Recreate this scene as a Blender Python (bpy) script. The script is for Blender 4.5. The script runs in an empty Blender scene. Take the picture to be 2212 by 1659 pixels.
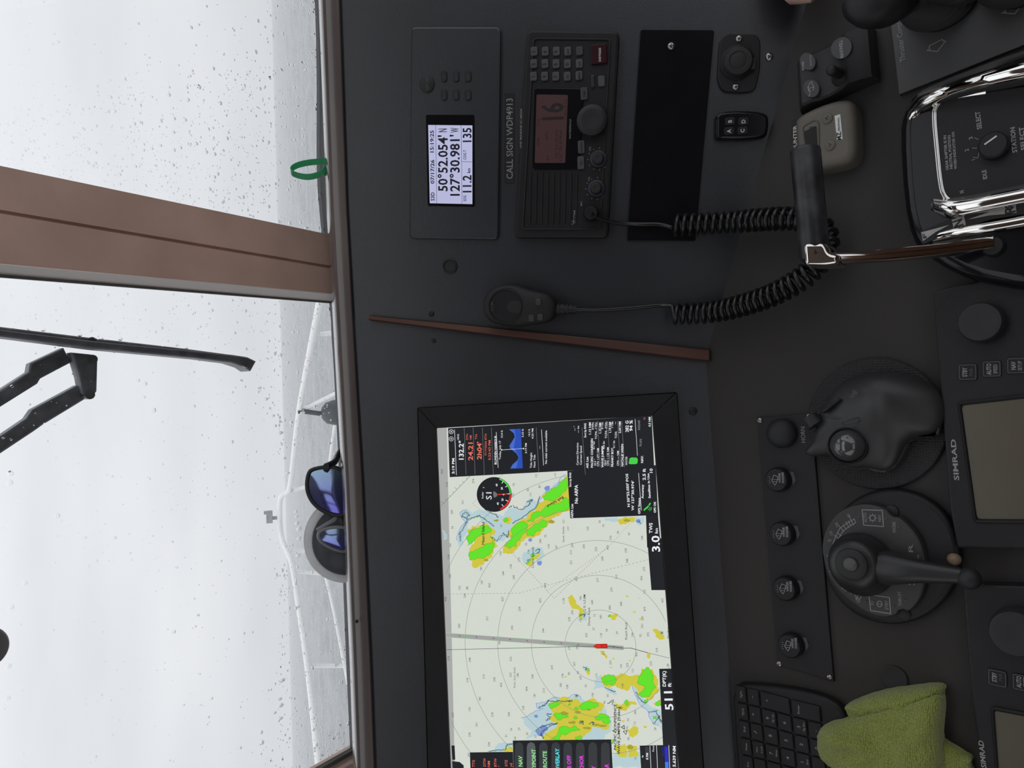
import bpy, bmesh, math, random
from mathutils import Vector, Matrix, noise
from mathutils.geometry import tessellate_polygon
random.seed(7)
sc = bpy.context.scene
col = sc.collection
PI = math.pi

# ------------------------------------------------------------------ camera
CAM = Vector((0, 0, 1.45))
PITCH, ROLL = math.radians(17.3), math.radians(1.6)
FPX = 26 / 36 * 2212
fwd = Vector((0, math.cos(PITCH), -math.sin(PITCH)))
up0 = Vector((0, math.sin(PITCH), math.cos(PITCH)))
cright = math.cos(ROLL) * Vector((1, 0, 0)) - math.sin(ROLL) * up0
cup = math.sin(ROLL) * Vector((1, 0, 0)) + math.cos(ROLL) * up0
cd = bpy.data.cameras.new('camera')
cam = bpy.data.objects.new('camera', cd)
col.objects.link(cam)
cd.lens, cd.sensor_width, cd.sensor_fit = 26, 36, 'HORIZONTAL'
cd.clip_start, cd.clip_end = 0.02, 9000
# the phone is held sideways: picture right is down, picture up is starboard
mw = Matrix((-cup, cright, -fwd)).transposed().to_4x4()
mw.translation = CAM
cam.matrix_world = mw
sc.camera = cam

# ------------------------------------------------------------------ sky and exposure
world = bpy.data.worlds.new('overcast_sky')
sc.world = world
world.use_nodes = True
wn = world.node_tree
wn.nodes.clear()
wo = wn.nodes.new('ShaderNodeOutputWorld')
bg = wn.nodes.new('ShaderNodeBackground')
tc = wn.nodes.new('ShaderNodeTexCoord')
mp = wn.nodes.new('ShaderNodeMapping')
mp.inputs['Scale'].default_value = (1.2, 1.2, 5.0)
nz = wn.nodes.new('ShaderNodeTexNoise')
nz.inputs['Scale'].default_value = 1.6
nz.inputs['Detail'].default_value = 3
rp = wn.nodes.new('ShaderNodeValToRGB')
rp.color_ramp.elements[0].position = 0.3
rp.color_ramp.elements[0].color = (0.70, 0.715, 0.745, 1)
rp.color_ramp.elements[1].position = 0.75
rp.color_ramp.elements[1].color = (0.83, 0.84, 0.86, 1)
wn.links.new(tc.outputs['Generated'], mp.inputs['Vector'])
wn.links.new(mp.outputs['Vector'], nz.inputs['Vector'])
wn.links.new(nz.outputs['Fac'], rp.inputs['Fac'])
wn.links.new(rp.outputs['Color'], bg.inputs['Color'])
# overcast: the cloud layer is brighter overhead than at the horizon
sx = wn.nodes.new('ShaderNodeSeparateXYZ')
mr = wn.nodes.new('ShaderNodeMapRange')
mr.inputs['From Min'].default_value, mr.inputs['From Max'].default_value = 0.0, 1.0
mr.inputs['To Min'].default_value, mr.inputs['To Max'].default_value = 0.93, 1.50
wn.links.new(tc.outputs['Generated'], sx.inputs['Vector'])
wn.links.new(sx.outputs['Z'], mr.inputs['Value'])
wn.links.new(mr.outputs['Result'], bg.inputs['Strength'])
wn.links.new(bg.outputs['Background'], wo.inputs['Surface'])
vs = sc.view_settings
vs.view_transform, vs.look = 'Standard', 'None'
vs.exposure, vs.gamma, vs.use_curve_mapping = 0.08, 1.0, False
sc.cycles.use_adaptive_sampling = True
sc.cycles.adaptive_threshold = .06
sc.cycles.max_bounces = 9
sc.cycles.diffuse_bounces = 3
sc.cycles.transmission_bounces = 8
sc.cycles.transparent_max_bounces = 16
sc.cycles.caustics_refractive = False
sc.cycles.caustics_reflective = False
sc.cycles.sample_clamp_indirect = 4

# ------------------------------------------------------------------ geometry kit
def ray(x, y):
    return (fwd * FPX - cup * (x - 1106) - cright * (y - 829.5)).normalized()

def at_y(x, y, Y):
    d = ray(x, y)
    return CAM + d * (Y / d.y)

class Plane:
    def __init__(s, p, n):
        s.p, s.n = Vector(p), Vector(n).normalized()
        X = Vector((1, 0, 0))
        s.eu = (X - s.n * s.n.dot(X)).normalized()
        s.ev = s.n.cross(s.eu)
    def hit(s, x, y, h=0.0):
        d = ray(x, y)
        return CAM + d * ((s.p + s.n * h - CAM).dot(s.n) / d.dot(s.n))

class Frame:
    """local axes on a plane: u to starboard, v up the panel, w out of it"""
    def __init__(s, pl, x, y, h=0.0, to=None):
        s.pl = pl
        s.o = pl.hit(x, y, h)
        s.h0 = h
        eu = pl.eu
        if to:
            eu = (pl.hit(*to, h) - s.o).normalized()
        s.eu, s.n = eu, pl.n
        s.ev = s.n.cross(eu)
        s.M = Matrix((s.eu, s.ev, s.n)).transposed().to_4x4()
        s.M.translation = s.o
        s.Mi = s.M.inverted()
    def at(s, x, y, h=0.0):
        return s.Mi @ s.pl.hit(x, y, h)
    def q(s, pts, h=0.0):
        return [s.at(x, y, h).xy for x, y in pts]
    def k(s, x, y, h=0.0):          # metres per picture pixel
        return ((s.at(x - 5, y, h) - s.at(x + 5, y, h)).length + (s.at(x, y - 5, h) - s.at(x, y + 5, h)).length) / 20

class WorldFrame:
    M = Matrix.Identity(4)

def area(p):
    return sum(p[i][0] * p[(i + 1) % len(p)][1] - p[(i + 1) % len(p)][0] * p[i][1] for i in range(len(p))) / 2
def ccw(p):
    p = [Vector((a[0], a[1])) for a in p]
    return p if area(p) > 0 else p[::-1]
def inset(p, d):
    n = len(p)
    out = []
    for i in range(n):
        a, b, c = p[i - 1], p[i], p[(i + 1) % n]
        e1, e2 = (b - a), (c - b)
        if e1.length < 1e-9 or e2.length < 1e-9:
            out.append(b.copy()); continue
        e1.normalize(); e2.normalize()
        n1, n2 = Vector((-e1.y, e1.x)), Vector((-e2.y, e2.x))
        m = n1 + n2
        L = m.length
        if L < 1e-6:
            out.append(b + n1 * d); continue
        m /= L
        out.append(b + m * (d / max(0.35, m.dot(n1))))
    return out
def rnd(p, r, n=4):
    p = ccw(p)
    out = []
    N = len(p)
    for i in range(N):
        a, b, c = p[i - 1], p[i], p[(i + 1) % N]
        rr = min(r, (a - b).length * .45, (c - b).length * .45)
        s, e = b + (a - b).normalized() * rr, b + (c - b).normalized() * rr
        for k in range(n + 1):
            t = k / n
            out.append(s * (1 - t) ** 2 + b * 2 * t * (1 - t) + e * t * t)
    return out
def circ(c, r, n=32, ry=None, a0=0.0):
    ry = ry or r
    return [Vector((c[0] + r * math.cos(a0 + 2 * PI * i / n), c[1] + ry * math.sin(a0 + 2 * PI * i / n))) for i in range(n)]
def smooth_loop(p, it=2):
    p = [Vector(a) for a in p]
    for _ in range(it):
        q = []
        for i in range(len(p)):
            a, b = p[i], p[(i + 1) % len(p)]
            q += [a * .75 + b * .25, a * .25 + b * .75]
        p = q
    return p
def smooth_path(p, it=2):
    p = [Vector(a) for a in p]
    for _ in range(it):
        q = [p[0]]
        for a, b in zip(p, p[1:]):
            q += [a * .75 + b * .25, a * .25 + b * .75]
        p = q + [p[-1]]
    return p
def rough(p, amp, it=3, seed=1):
    """fractal coastline"""
    R = random.Random(seed)
    p = [Vector(a) for a in p]
    for _ in range(it):
        q = []
        for i in range(len(p)):
            a, b = p[i], p[(i + 1) % len(p)]
            e = b - a
            m = (a + b) / 2 + Vector((-e.y, e.x)) * R.uniform(-amp, amp)
            q += [a, m]
        p = q
    return p

class MB:
    def __init__(s):
        s.v, s.f, s.caps = [], [], []
    def add(s, vs, fs):
        o = len(s.v)
        s.v += [tuple(a) for a in vs]
        s.f += [tuple(i + o for i in f) for f in fs]
    def prism(s, p, z0, z1, b=0.0, seg=2):
        p = ccw(p)
        n = len(p)
        rings = [(p, z0)]
        if b > 0:
            for k in range(seg + 1):
                a = PI / 2 * k / seg
                rings.append((inset(p, b * (1 - math.cos(a))) if k else p, z1 - b + b * math.sin(a)))
        else:
            rings.append((p, z1))
        vs = [(q.x, q.y, z) for r, z in rings for q in r]
        fs = [(k * n + i, k * n + (i + 1) % n, (k + 1) * n + (i + 1) % n, (k + 1) * n + i) for k in range(len(rings) - 1) for i in range(n)]
        fs += [tuple(range((len(rings) - 1) * n, len(rings) * n)), tuple(range(n - 1, -1, -1))]
        s.add(vs, fs)
        s.caps += [len(s.f) - 2, len(s.f) - 1]
        return s
    def frame(s, p, w, z0, z1, b=0.0):
        """a rim of width w inside outline p"""
        p = ccw(p)
        q = inset(p, w)
        n = len(p)
        b = min(b, w * .45)
        rings = [(p, z0), (p, z1 - b), (inset(p, b), z1), (inset(p, w - b), z1), (q, z1 - b), (q, z0)]
        vs = [(a.x, a.y, z) for r, z in rings for a in r]
        m = len(rings)
        fs = [(k * n + i, k * n + (i + 1) % n, ((k + 1) % m) * n + (i + 1) % n, ((k + 1) % m) * n + i) for k in range(m) for i in range(n)]
        s.add(vs, fs)
        return s
    def flat(s, p, z):
        p = ccw(p)
        vs = [Vector((a.x, a.y, 0)) for a in p]
        tr = tessellate_polygon([vs])
        o = [(a.x, a.y, z) for a in p]
        fs = []
        for t in tr:
            a, b, c = (vs[i] for i in t)
            if (b - a).cross(c - a).z < 0:
                t = t[::-1]
            fs.append(tuple(t))
        s.add(o, fs)
        return s
    def line(s, p, w, z, closed=False, dash=None):
        p = [Vector((a[0], a[1])) for a in p]
        if closed:
            p = p + [p[0]]
        acc = 0
        for a, b in zip(p, p[1:]):
            e = b - a
            L = e.length
            if L < 1e-7:
                continue
            e /= L
            m = Vector((-e.y, e.x)) * w / 2
            segs = [(0, L)]
            if dash:
                segs, t = [], -(acc % (2 * dash))
                while t < L:
                    if t + dash > 0:
                        segs.append((max(0, t), min(L, t + dash)))
                    t += 2 * dash
            acc += L
            ext = 0 if dash else w * .25
            for t0, t1 in segs:
                A, B = a + e * (t0 - ext), a + e * (t1 + ext)
                s.add([(A.x - m.x, A.y - m.y, z), (B.x - m.x, B.y - m.y, z), (B.x + m.x, B.y + m.y, z), (A.x + m.x, A.y + m.y, z)], [(0, 1, 2, 3)])
        return s
    def lathe(s, prof, c=(0, 0), n=32, sx=1.0, sy=1.0, lean=(0, 0)):
        vs, fs = [], []
        m = len(prof)
        for r, z in prof:
            for i in range(n):
                a = 2 * PI * i / n
                vs.append((c[0] + r * sx * math.cos(a) + lean[0] * z, c[1] + r * sy * math.sin(a) + lean[1] * z, z))
        for k in range(m - 1):
            for i in range(n):
                fs.append((k * n + i, k * n + (i + 1) % n, (k + 1) * n + (i + 1) % n, (k + 1) * n + i))
        fs += [tuple(range((m - 1) * n, m * n)), tuple(range(n - 1, -1, -1))]
        s.add(vs, fs)
        return s
    def tube(s, path, r, n=10, flat=1.0, upv=None, caps=True):
        path = [Vector(a) for a in path]
        N = len(path)
        rs = r if isinstance(r, (list, tuple)) else [r] * N
        T = [(path[min(i + 1, N - 1)] - path[max(i - 1, 0)]).normalized() for i in range(N)]
        u = Vector(upv) if upv else Vector((0.13, 0.21, 0.97))
        if abs(u.dot(T[0])) > .95:
            u = Vector((1, 0.2, 0))
        vs, fs = [], []
        for i in range(N):
            u = (u - T[i] * u.dot(T[i])).normalized()
            w = T[i].cross(u)
            for k in range(n):
                a = 2 * PI * k / n
                vs.append(path[i] + (w * math.cos(a) + u * math.sin(a) * flat) * rs[i])
        for i in range(N - 1):
            for k in range(n):
                fs.append((i * n + k, i * n + (k + 1) % n, (i + 1) * n + (k + 1) % n, (i + 1) * n + k))
        if caps:
            fs += [tuple(range(n - 1, -1, -1)), tuple(range((N - 1) * n, N * n))]
        s.add(vs, fs)
        return s
    def dome(s, p, z0, H, rings=8, pw=2.0, c=None, base=0.0, nf=None):
        p = ccw(p)
        n = len(p)
        c = Vector(c) if c else sum(p, Vector((0, 0))) / n
        vs, fs = [], []
        if base:
            vs += [(a.x, a.y, z0 - base) for a in p]
        for k in range(rings):
            t = math.sin(PI / 2 * (1 - k / rings)) if k else 1.0
            z = z0 + H * max(0, 1 - t ** pw) ** (1 / pw)
            for a in p:
                q = c + (a - c) * t
                vs.append((q.x, q.y, z + (nf(q.x, q.y) * (1 - t ** 8) if nf else 0)))
        R = rings + (1 if base else 0)
        for k in range(R - 1):
            for i in range(n):
                fs.append((k * n + i, k * n + (i + 1) % n, (k + 1) * n + (i + 1) % n, (k + 1) * n + i))
        vs.append((c.x, c.y, z0 + H + (nf(c.x, c.y) if nf else 0)))
        top = len(vs) - 1
        for i in range(n):
            fs.append(((R - 1) * n + i, (R - 1) * n + (i + 1) % n, top))
        fs.append(tuple(range(n - 1, -1, -1)))
        s.add(vs, fs)
        return s
    def box(s, a, b):
        (x0, y0, z0), (x1, y1, z1) = a, b
        s.add([(x0, y0, z0), (x1, y0, z0), (x1, y1, z0), (x0, y1, z0), (x0, y0, z1), (x1, y0, z1), (x1, y1, z1), (x0, y1, z1)],
              [(0, 3, 2, 1), (4, 5, 6, 7), (0, 1, 5, 4), (1, 2, 6, 5), (2, 3, 7, 6), (3, 0, 4, 7)])
        return s
    def hexa(s, b, t):
        """box from four bottom and four top corners, same order"""
        s.add(list(b) + list(t), [(3, 2, 1, 0), (4, 5, 6, 7), (0, 1, 5, 4), (1, 2, 6, 5), (2, 3, 7, 6), (3, 0, 4, 7)])
        return s
    def grid(s, rows):
        m, n = len(rows), len(rows[0])
        s.add([a for r in rows for a in r], [(i * n + k, i * n + k + 1, (i + 1) * n + k + 1, (i + 1) * n + k) for i in range(m - 1) for k in range(n - 1)])
        return s
    def text(s, F, txt, p0, p1=None, cap=6, h=0.0, bold=False, align='L', wf=1.0):
        """lettering from picture point p0 (baseline start) to p1 (baseline end)"""
        G = GB if bold else GN
        wid = sum(G[c][1] for c in txt if c in G)
        a = F.at(p0[0], p0[1], h)
        k = F.k(p0[0], p0[1], h)
        sc_ = cap * k / CAPH
        if p1 is not None:
            b = F.at(p1[0], p1[1], h)
            e = (b - a).xy
            L = e.length
            sx = L / max(wid, 1e-6)
            e /= L
        else:
            e = Vector((1, 0)) if True else None
            sx = sc_ * wf
        up = Vector((-e.y, e.x))
        off = {'L': 0, 'C': -wid * sx / 2, 'R': -wid * sx}[align]
        z = a.z
        for c in txt:
            if c not in G:
                continue
            gv, adv, gf = G[c]
            s.add([(a.x + e.x * (off + x * sx) + up.x * y * sc_, a.y + e.y * (off + x * sx) + up.y * y * sc_, z) for x, y in gv], gf)
            off += adv * sx
        return s
    def obj(s, name, mat, parent=None, F=None, smooth=35, kind=None, label=None):
        me = bpy.data.meshes.new(name)
        me.from_pydata(s.v, [], s.f)
        me.materials.append(mat)
        if smooth:
            me.polygons.foreach_set('use_smooth', [True] * len(me.polygons))
            me.set_sharp_from_angle(angle=math.radians(smooth))
            sm_ = [True] * len(me.polygons)
            for i in s.caps:        # the flat face of a slab stays flat
                sm_[i] = False
            me.polygons.foreach_set('use_smooth', sm_)
        me.update()
        o = bpy.data.objects.new(name, me)
        col.objects.link(o)
        if parent:
            o.parent = parent
        if F:
            o.matrix_world = F.M
        if kind:
            o['kind'] = kind
        if label:
            o['label'] = label
        return o

def fix_normals(o):
    bm = bmesh.new()
    bm.from_mesh(o.data)
    bmesh.ops.recalc_face_normals(bm, faces=bm.faces)
    bm.to_mesh(o.data)
    bm.free()
    return o
def tag(o, label, cat, group=None):
    o['label'], o['category'] = label, cat
    if group:
        o['group'] = group
    return o
def thing(name, label, cat, F, group=None):
    o = bpy.data.objects.new(name, None)
    o.empty_display_size = .02
    col.objects.link(o)
    o.matrix_world = F.M
    return tag(o, label, cat, group)
def struct(o):
    o['kind'] = 'structure'
    return o

# glyph outlines of the built-in font, read once
def read_glyphs(offset):
    chars = [chr(c) for c in range(33, 127)] + ['°']
    objs = []
    def mk(body):
        cu = bpy.data.curves.new('glyph', 'FONT')
        cu.body, cu.resolution_u, cu.offset = body, 2, offset
        cu.fill_mode = 'FRONT'
        ob = bpy.data.objects.new('glyph', cu)
        col.objects.link(ob)
        objs.append(ob)
        return ob
    ref = mk('HH')
    singles = [(c, mk(c), mk('H' + c + 'H')) for c in chars]
    sp = mk('H H')
    bpy.context.view_layer.update()
    dg = bpy.context.evaluated_depsgraph_get()
    def mesh(ob):
        me = bpy.data.meshes.new_from_object(ob.evaluated_get(dg))
        v = [(p.co.x, p.co.y) for p in me.vertices]
        f = [tuple(p.vertices) for p in me.polygons]
        bpy.data.meshes.remove(me)
        return v, f
    def width(ob):
        v, _ = mesh(ob)
        return max(p[0] for p in v) - min(p[0] for p in v)
    w0 = width(ref)
    G = {}
    for c, o1, o2 in singles:
        v, f = mesh(o1)
        ok = []
        for q in f:
            a, b, d = v[q[0]], v[q[1]], v[q[2]]
            if (b[0] - a[0]) * (d[1] - a[1]) - (b[1] - a[1]) * (d[0] - a[0]) < 0:
                q = q[::-1]
            ok.append(q)
        G[c] = (v, width(o2) - w0, ok)
    G[' '] = ([], width(sp) - w0, [])
    for ob in objs:
        cu = ob.data
        bpy.data.objects.remove(ob)
        bpy.data.curves.remove(cu)
    return G
GN = read_glyphs(0.004)
GB = read_glyphs(0.022)
CAPH = max(p[1] for p in GN['H'][0])

# ------------------------------------------------------------------ materials
def lin(c):
    return tuple((x / 255 / 12.92) if x / 255 <= .04045 else ((x / 255 + .055) / 1.055) ** 2.4 for x in c)
MATS = {}
def mat(name, rgb, rough=.5, metal=0.0, emit=0.0, vary=.12, scale=40.0, bump=0.0, bscale=300.0, spec=.5, coat=0.0, stretch=None, dark=None):
    """procedural material; rgb is the surface's own colour, linear, or 0-255 when any value is over 1"""
    if name in MATS:
        return MATS[name]
    c = lin(rgb) if max(rgb) > 1 else tuple(rgb)
    m = bpy.data.materials.new(name)
    m.use_nodes = True
    nt = m.node_tree
    b = nt.nodes['Principled BSDF']
    b.inputs['Roughness'].default_value = rough
    b.inputs['Metallic'].default_value = metal
    b.inputs['Specular IOR Level'].default_value = spec
    b.inputs['Coat Weight'].default_value = coat
    t = nt.nodes.new('ShaderNodeTexCoord')
    mpn = nt.nodes.new('ShaderNodeMapping')
    if stretch:
        mpn.inputs['Scale'].default_value = stretch
    nt.links.new(t.outputs['Object'], mpn.inputs['Vector'])
    n1 = nt.nodes.new('ShaderNodeTexNoise')
    n1.inputs['Scale'].default_value = scale
    n1.inputs['Detail'].default_value = 4
    nt.links.new(mpn.outputs['Vector'], n1.inputs['Vector'])
    r = nt.nodes.new('ShaderNodeValToRGB')
    lo = dark or tuple(x * (1 - vary) for x in c)
    r.color_ramp.elements[0].color = (*lo, 1)
    r.color_ramp.elements[1].color = (*[min(1, x * (1 + vary)) for x in c], 1)
    r.color_ramp.elements[0].position, r.color_ramp.elements[1].position = .3, .7
    nt.links.new(n1.outputs['Fac'], r.inputs['Fac'])
    nt.links.new(r.outputs['Color'], b.inputs['Base Color'])
    if emit:
        b.inputs['Base Color'].default_value = (0.01, 0.01, 0.01, 1)
        for l in list(b.inputs['Base Color'].links):
            nt.links.remove(l)
        nt.links.new(r.outputs['Color'], b.inputs['Emission Color'])
        b.inputs['Emission Strength'].default_value = emit
    if bump:
        n2 = nt.nodes.new('ShaderNodeTexNoise')
        n2.inputs['Scale'].default_value = bscale
        n2.inputs['Detail'].default_value = 2
        nt.links.new(mpn.outputs['Vector'], n2.inputs['Vector'])
        bp = nt.nodes.new('ShaderNodeBump')
        bp.inputs['Strength'].default_value = bump
        bp.inputs['Distance'].default_value = .001
        nt.links.new(n2.outputs['Fac'], bp.inputs['Height'])
        nt.links.new(bp.outputs['Normal'], b.inputs['Normal'])
    MATS[name] = m
    return m
def translucent(name, rgb, fac=.5, rough=.4):
    """thin plastic that lets some light through"""
    m = mat(name, rgb, rough=rough, vary=.06)
    nt = m.node_tree
    b = nt.nodes['Principled BSDF']
    o = nt.nodes['Material Output']
    tr = nt.nodes.new('ShaderNodeBsdfTranslucent')
    mx = nt.nodes.new('ShaderNodeMixShader')
    mx.inputs['Fac'].default_value = fac
    ramp = [n for n in nt.nodes if n.type == 'VALTORGB'][0]
    nt.links.new(ramp.outputs['Color'], tr.inputs['Color'])
    nt.links.new(b.outputs['BSDF'], mx.inputs[1])
    nt.links.new(tr.outputs['BSDF'], mx.inputs[2])
    nt.links.new(mx.outputs['Shader'], o.inputs['Surface'])
    return m
def glow(name, rgb, k=1.0):
    return mat('lit_' + name, rgb, rough=.25, emit=k, vary=.015, scale=900)

# ------------------------------------------------------------------ the planes of the helm
def rad(d):
    return math.radians(d)
tL, yL = rad(25), rad(5)
L = Plane(CAM + ray(1190, 1270) * .84, (math.sin(yL) * math.cos(tL), -math.cos(yL) * math.cos(tL), math.sin(tL)))
C = Plane(L.hit(1530, 850), (math.sin(yL) * math.sin(rad(30)), -math.cos(yL) * math.sin(rad(30)), math.cos(rad(30))))
_a, _b, _d = L.hit(840, 695), L.hit(1530, 772), C.hit(1735, 30)
_n = (_b - _a).cross(_d - _a).normalized()
if _n.dot(_d - CAM) > 0:
    _n = -_n
R = Plane(_a, _n)
lipB = L.hit(762, 690)
W = Plane(at_y(722, 660, lipB.y + .16), (0, -math.cos(rad(30)), -math.sin(rad(30))))
W.eu = Vector((1, 0, 0))
W.ev = W.n.cross(W.eu)
FL = Frame(L, 1190, 1270)
FR = Frame(R, 1230, 300)
FC = Frame(C, 1900, 900)
FW = Frame(W, 360, 700)

# shared materials
M_panel = mat('black_laminate', (.019, .022, .030), rough=.34, spec=.75, vary=.2, scale=8, bump=.15, bscale=900)
M_console = mat('grey_console_vinyl', (.037, .034, .032), rough=.62, spec=.30, vary=.10, scale=5, bump=.25, bscale=1200)
M_wood = mat('varnished_teak', (.66, .45, .37), rough=.38, vary=.12, scale=14, stretch=(1, 1, .12), coat=.25)
M_wood2 = mat('varnished_teak_strip', (.095, .036, .022), rough=.5, vary=.35, scale=40, stretch=(1, .08, 1))
M_nose = mat('dark_varnished_nosing', (.150, .125, .118), rough=.20, vary=.3, scale=20, stretch=(.1, 1, 1), coat=.4)
M_black = mat('black_plastic', (.014, .014, .016), rough=.48, spec=.32, vary=.15, bump=.1, bscale=1500)
M_blackg = mat('black_gloss', (.008, .008, .010), rough=.14, spec=.28, vary=.1)
M_rubber = mat('black_rubber', (.014, .014, .016), rough=.6, vary=.2)
M_dark = mat('charcoal_plastic', (.026, .026, .028), rough=.5, spec=.35, vary=.12, bump=.12, bscale=1400)
M_chrome = mat('chrome', (.80, .79, .77), rough=.06, metal=1.0, vary=.02)
M_steel = mat('steel_screw', (.42, .41, .40), rough=.3, metal=1.0, vary=.1)
M_print = mat('white_print', (.62, .61, .60), rough=.6, vary=.05)
M_printg = mat('grey_print', (.32, .32, .32), rough=.6, vary=.05)
M_printd = mat('dim_print', (.085, .085, .088), rough=.6, vary=.05)
M_ink = mat('black_ink', (.006, .006, .006), rough=.6, vary=.05)

# ------------------------------------------------------------------ cabin
M_ceil = mat('dark_teak_headliner', (.13, .085, .065), rough=.5, vary=.3, scale=9)
M_cab = mat('cabin_teak', (.17, .09, .06), rough=.5, vary=.3, scale=9, stretch=(1, 1, .12))
M_floor = mat('teak_floor', (.12, .055, .03), rough=.5, vary=.3, scale=9, stretch=(.1, 1, 1))
XL, XR, YA, ZC = -1.25, .82, -1.9, 2.05
W_TOP = W.p.y - (ZC - W.p.z) * math.tan(rad(30)) + .02
struct(MB().box((XL, YA, -.05), (XR, 1.1, 0)).obj('floor', M_floor, smooth=0))
HX0, HX1, HY0, HY1 = -.95, .78, .05, .45     # unseen roof opening, added to brighten the top of the dash panels
cl_ = MB().box((XL - .1, YA - .1, ZC), (XR + .1, HY0, ZC + .06)).box((XL - .1, HY1, ZC), (XR + .1, W_TOP, ZC + .06))
cl_.box((XL - .1, HY0, ZC), (HX0, HY1, ZC + .06)).box((HX1, HY0, ZC), (XR + .1, HY1, ZC + .06))
struct(cl_.obj('ceiling', M_ceil, smooth=0))
def wall_with_hole(name, x0, x1, y0, y1, z0, z1, hy0, hy1, hz0, hz1):
    m = MB()
    m.box((x0, y0, z0), (x1, hy0, z1)).box((x0, hy1, z0), (x1, y1, z1))
    m.box((x0, hy0, z0), (x1, hy1, hz0)).box((x0, hy0, hz1), (x1, hy1, z1))
    return struct(m.obj(name, M_cab, smooth=0))
wall_with_hole('wall_left', XL - .05, XL, YA, 1.0, 0, ZC, -1.6, .35, 1.05, 1.92)
wall_with_hole('wall_right', XR, XR + .05, YA, 1.0, 0, ZC, -1.6, .86, .94, 1.97)
m = MB()
m.box((XL, YA - .05, 0), (XL + .12, YA, ZC)).box((XR - .12, YA - .05, 0), (XR, YA, ZC)).box((-.02, YA - .05, 0), (.08, YA, ZC)).box((XL, YA - .05, 1.75), (XR, YA, ZC)).box((XL, YA - .05, 0), (XR, YA, 1.15))
struct(m.obj('wall_aft', M_cab, smooth=0))
wb = W.hit(740, 660)
struct(MB().box((XL, wb.y + .024, 0), (XR, wb.y + .07, wb.z - .012)).obj('wall_front', M_cab, smooth=0))

# ------------------------------------------------------------------ windscreen
def glass_material():
    m = bpy.data.materials.new('window_glass')
    m.use_nodes = True
    nt = m.node_tree
    nt.nodes.clear()
    o = nt.nodes.new('ShaderNodeOutputMaterial')
    mx = nt.nodes.new('ShaderNodeMixShader')
    tr = nt.nodes.new('ShaderNodeBsdfTransparent')
    tr.inputs['Color'].default_value = (.98, .985, .99, 1)
    gl = nt.nodes.new('ShaderNodeBsdfGlossy')
    gl.inputs['Roughness'].default_value = .01
    fr = nt.nodes.new('ShaderNodeFresnel')
    fr.inputs['IOR'].default_value = 1.25
    nt.links.new(fr.outputs['Fac'], mx.inputs['Fac'])
    nt.links.new(tr.outputs['BSDF'], mx.inputs[1])
    nt.links.new(gl.outputs['BSDF'], mx.inputs[2])
    nt.links.new(mx.outputs['Shader'], o.inputs['Surface'])
    return m
M_glass = glass_material()
def wq(x, y, h=0.0):
    return FW.at(x, y, h)
hb = wq(760, 1100).y - .02
vt = .74
left_edge = [wq(775, 1609).xy, wq(690, 1657).xy]
dl = (left_edge[1] - left_edge[0])
ltop = left_edge[0] + dl * ((vt - left_edge[0].y) / dl.y) if False else left_edge[0] + dl.normalized() * .55
mulL0, mulL1 = wq(760, 655).xy, wq(-300, 580).xy
mulR0, mulR1 = wq(760, 516).xy, wq(-300, 296).xy
e = (mulL1 - mulL0).normalized()
mulLt = mulL0 + e * ((vt - mulL0.y) / e.y)
e = (mulR1 - mulR0).normalized()
mulRt = mulR0 + e * ((vt - mulR0.y) / e.y)
xr_loc = XR - FW.o.x
xl_loc = XL - FW.o.x
p = [Vector((left_edge[0].x, hb)), Vector((mulL0.x + .01, hb)), mulLt + Vector((.01, 0)), Vector((ltop.x - .3, vt)), Vector((ltop.x - .3, ltop.y))]
struct(MB().prism(p, -.005, 0).obj('window_1', M_glass, F=FW, smooth=0))
p = [Vector((mulR0.x - .01, hb)), Vector((xr_loc, hb)), Vector((xr_loc, vt)), mulRt - Vector((.01, 0))]
struct(MB().prism(p, -.005, 0).obj('window_2', M_glass, F=FW, smooth=0))
# mullion: two wooden faces with a groove between, a reveal towards the left pane
def ext(p0, p1, n=1):
    """picture points at x=-260 and x=770 on the line through p0,p1"""
    f = lambda x: p0[1] + (p1[1] - p0[1]) * (x - p0[0]) / (p1[0] - p0[0])
    return [(x, f(x)) for x in (770, -1300)]
def wpost(eb, et, base0, base1, h):
    """eb/et: right and left edges of the face (picture lines), base0/base1: the same at the glass"""
    P3 = lambda q, hh: [FW.at(x, y, hh) for x, y in q]
    r, l = P3(ext(*eb), h), P3(ext(*et), h)
    rb, lb = P3(ext(*base0), .002), P3(ext(*base1), .002)
    return [lb[0], rb[0], rb[1], lb[1]], [l[0], r[0], r[1], l[1]]
t1 = bpy.data.objects.new('trim_1', None)
col.objects.link(t1)
t1.matrix_world = FW.M
struct(t1)
b, t = wpost(((0, 358), (709, 506)), ((0, 453), (709, 573)), ((0, 362), (709, 509)), ((0, 453), (709, 573)), .050)
fix_normals(MB().hexa(b, t).obj('casing_board', M_wood, t1, smooth=0))
b, t = wpost(((0, 450), (709, 570)), ((0, 466), (709, 583)), ((0, 450), (709, 570)), ((0, 466), (709, 583)), .0465)
fix_normals(MB().hexa(b, t).obj('groove', M_wood, t1, smooth=0))
b, t = wpost(((0, 461), (709, 579)), ((0, 569), (720, 634)), ((0, 461), (709, 579)), ((0, 591), (720, 651)), .050)
fix_normals(MB().hexa(b, t).obj('casing_board', M_wood, t1, smooth=0))
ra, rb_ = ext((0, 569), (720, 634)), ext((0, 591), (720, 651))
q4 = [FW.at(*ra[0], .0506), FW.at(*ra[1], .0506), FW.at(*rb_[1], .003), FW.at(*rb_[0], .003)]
fix_normals(MB().hexa(q4, [a_ + Vector((-.0012, 0, .0004)) for a_ in q4]).obj('reveal', mat('pale_reveal', (.80, .70, .66), rough=.45, vary=.05, scale=12, stretch=(1, 1, .1)), t1, smooth=0))
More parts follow.
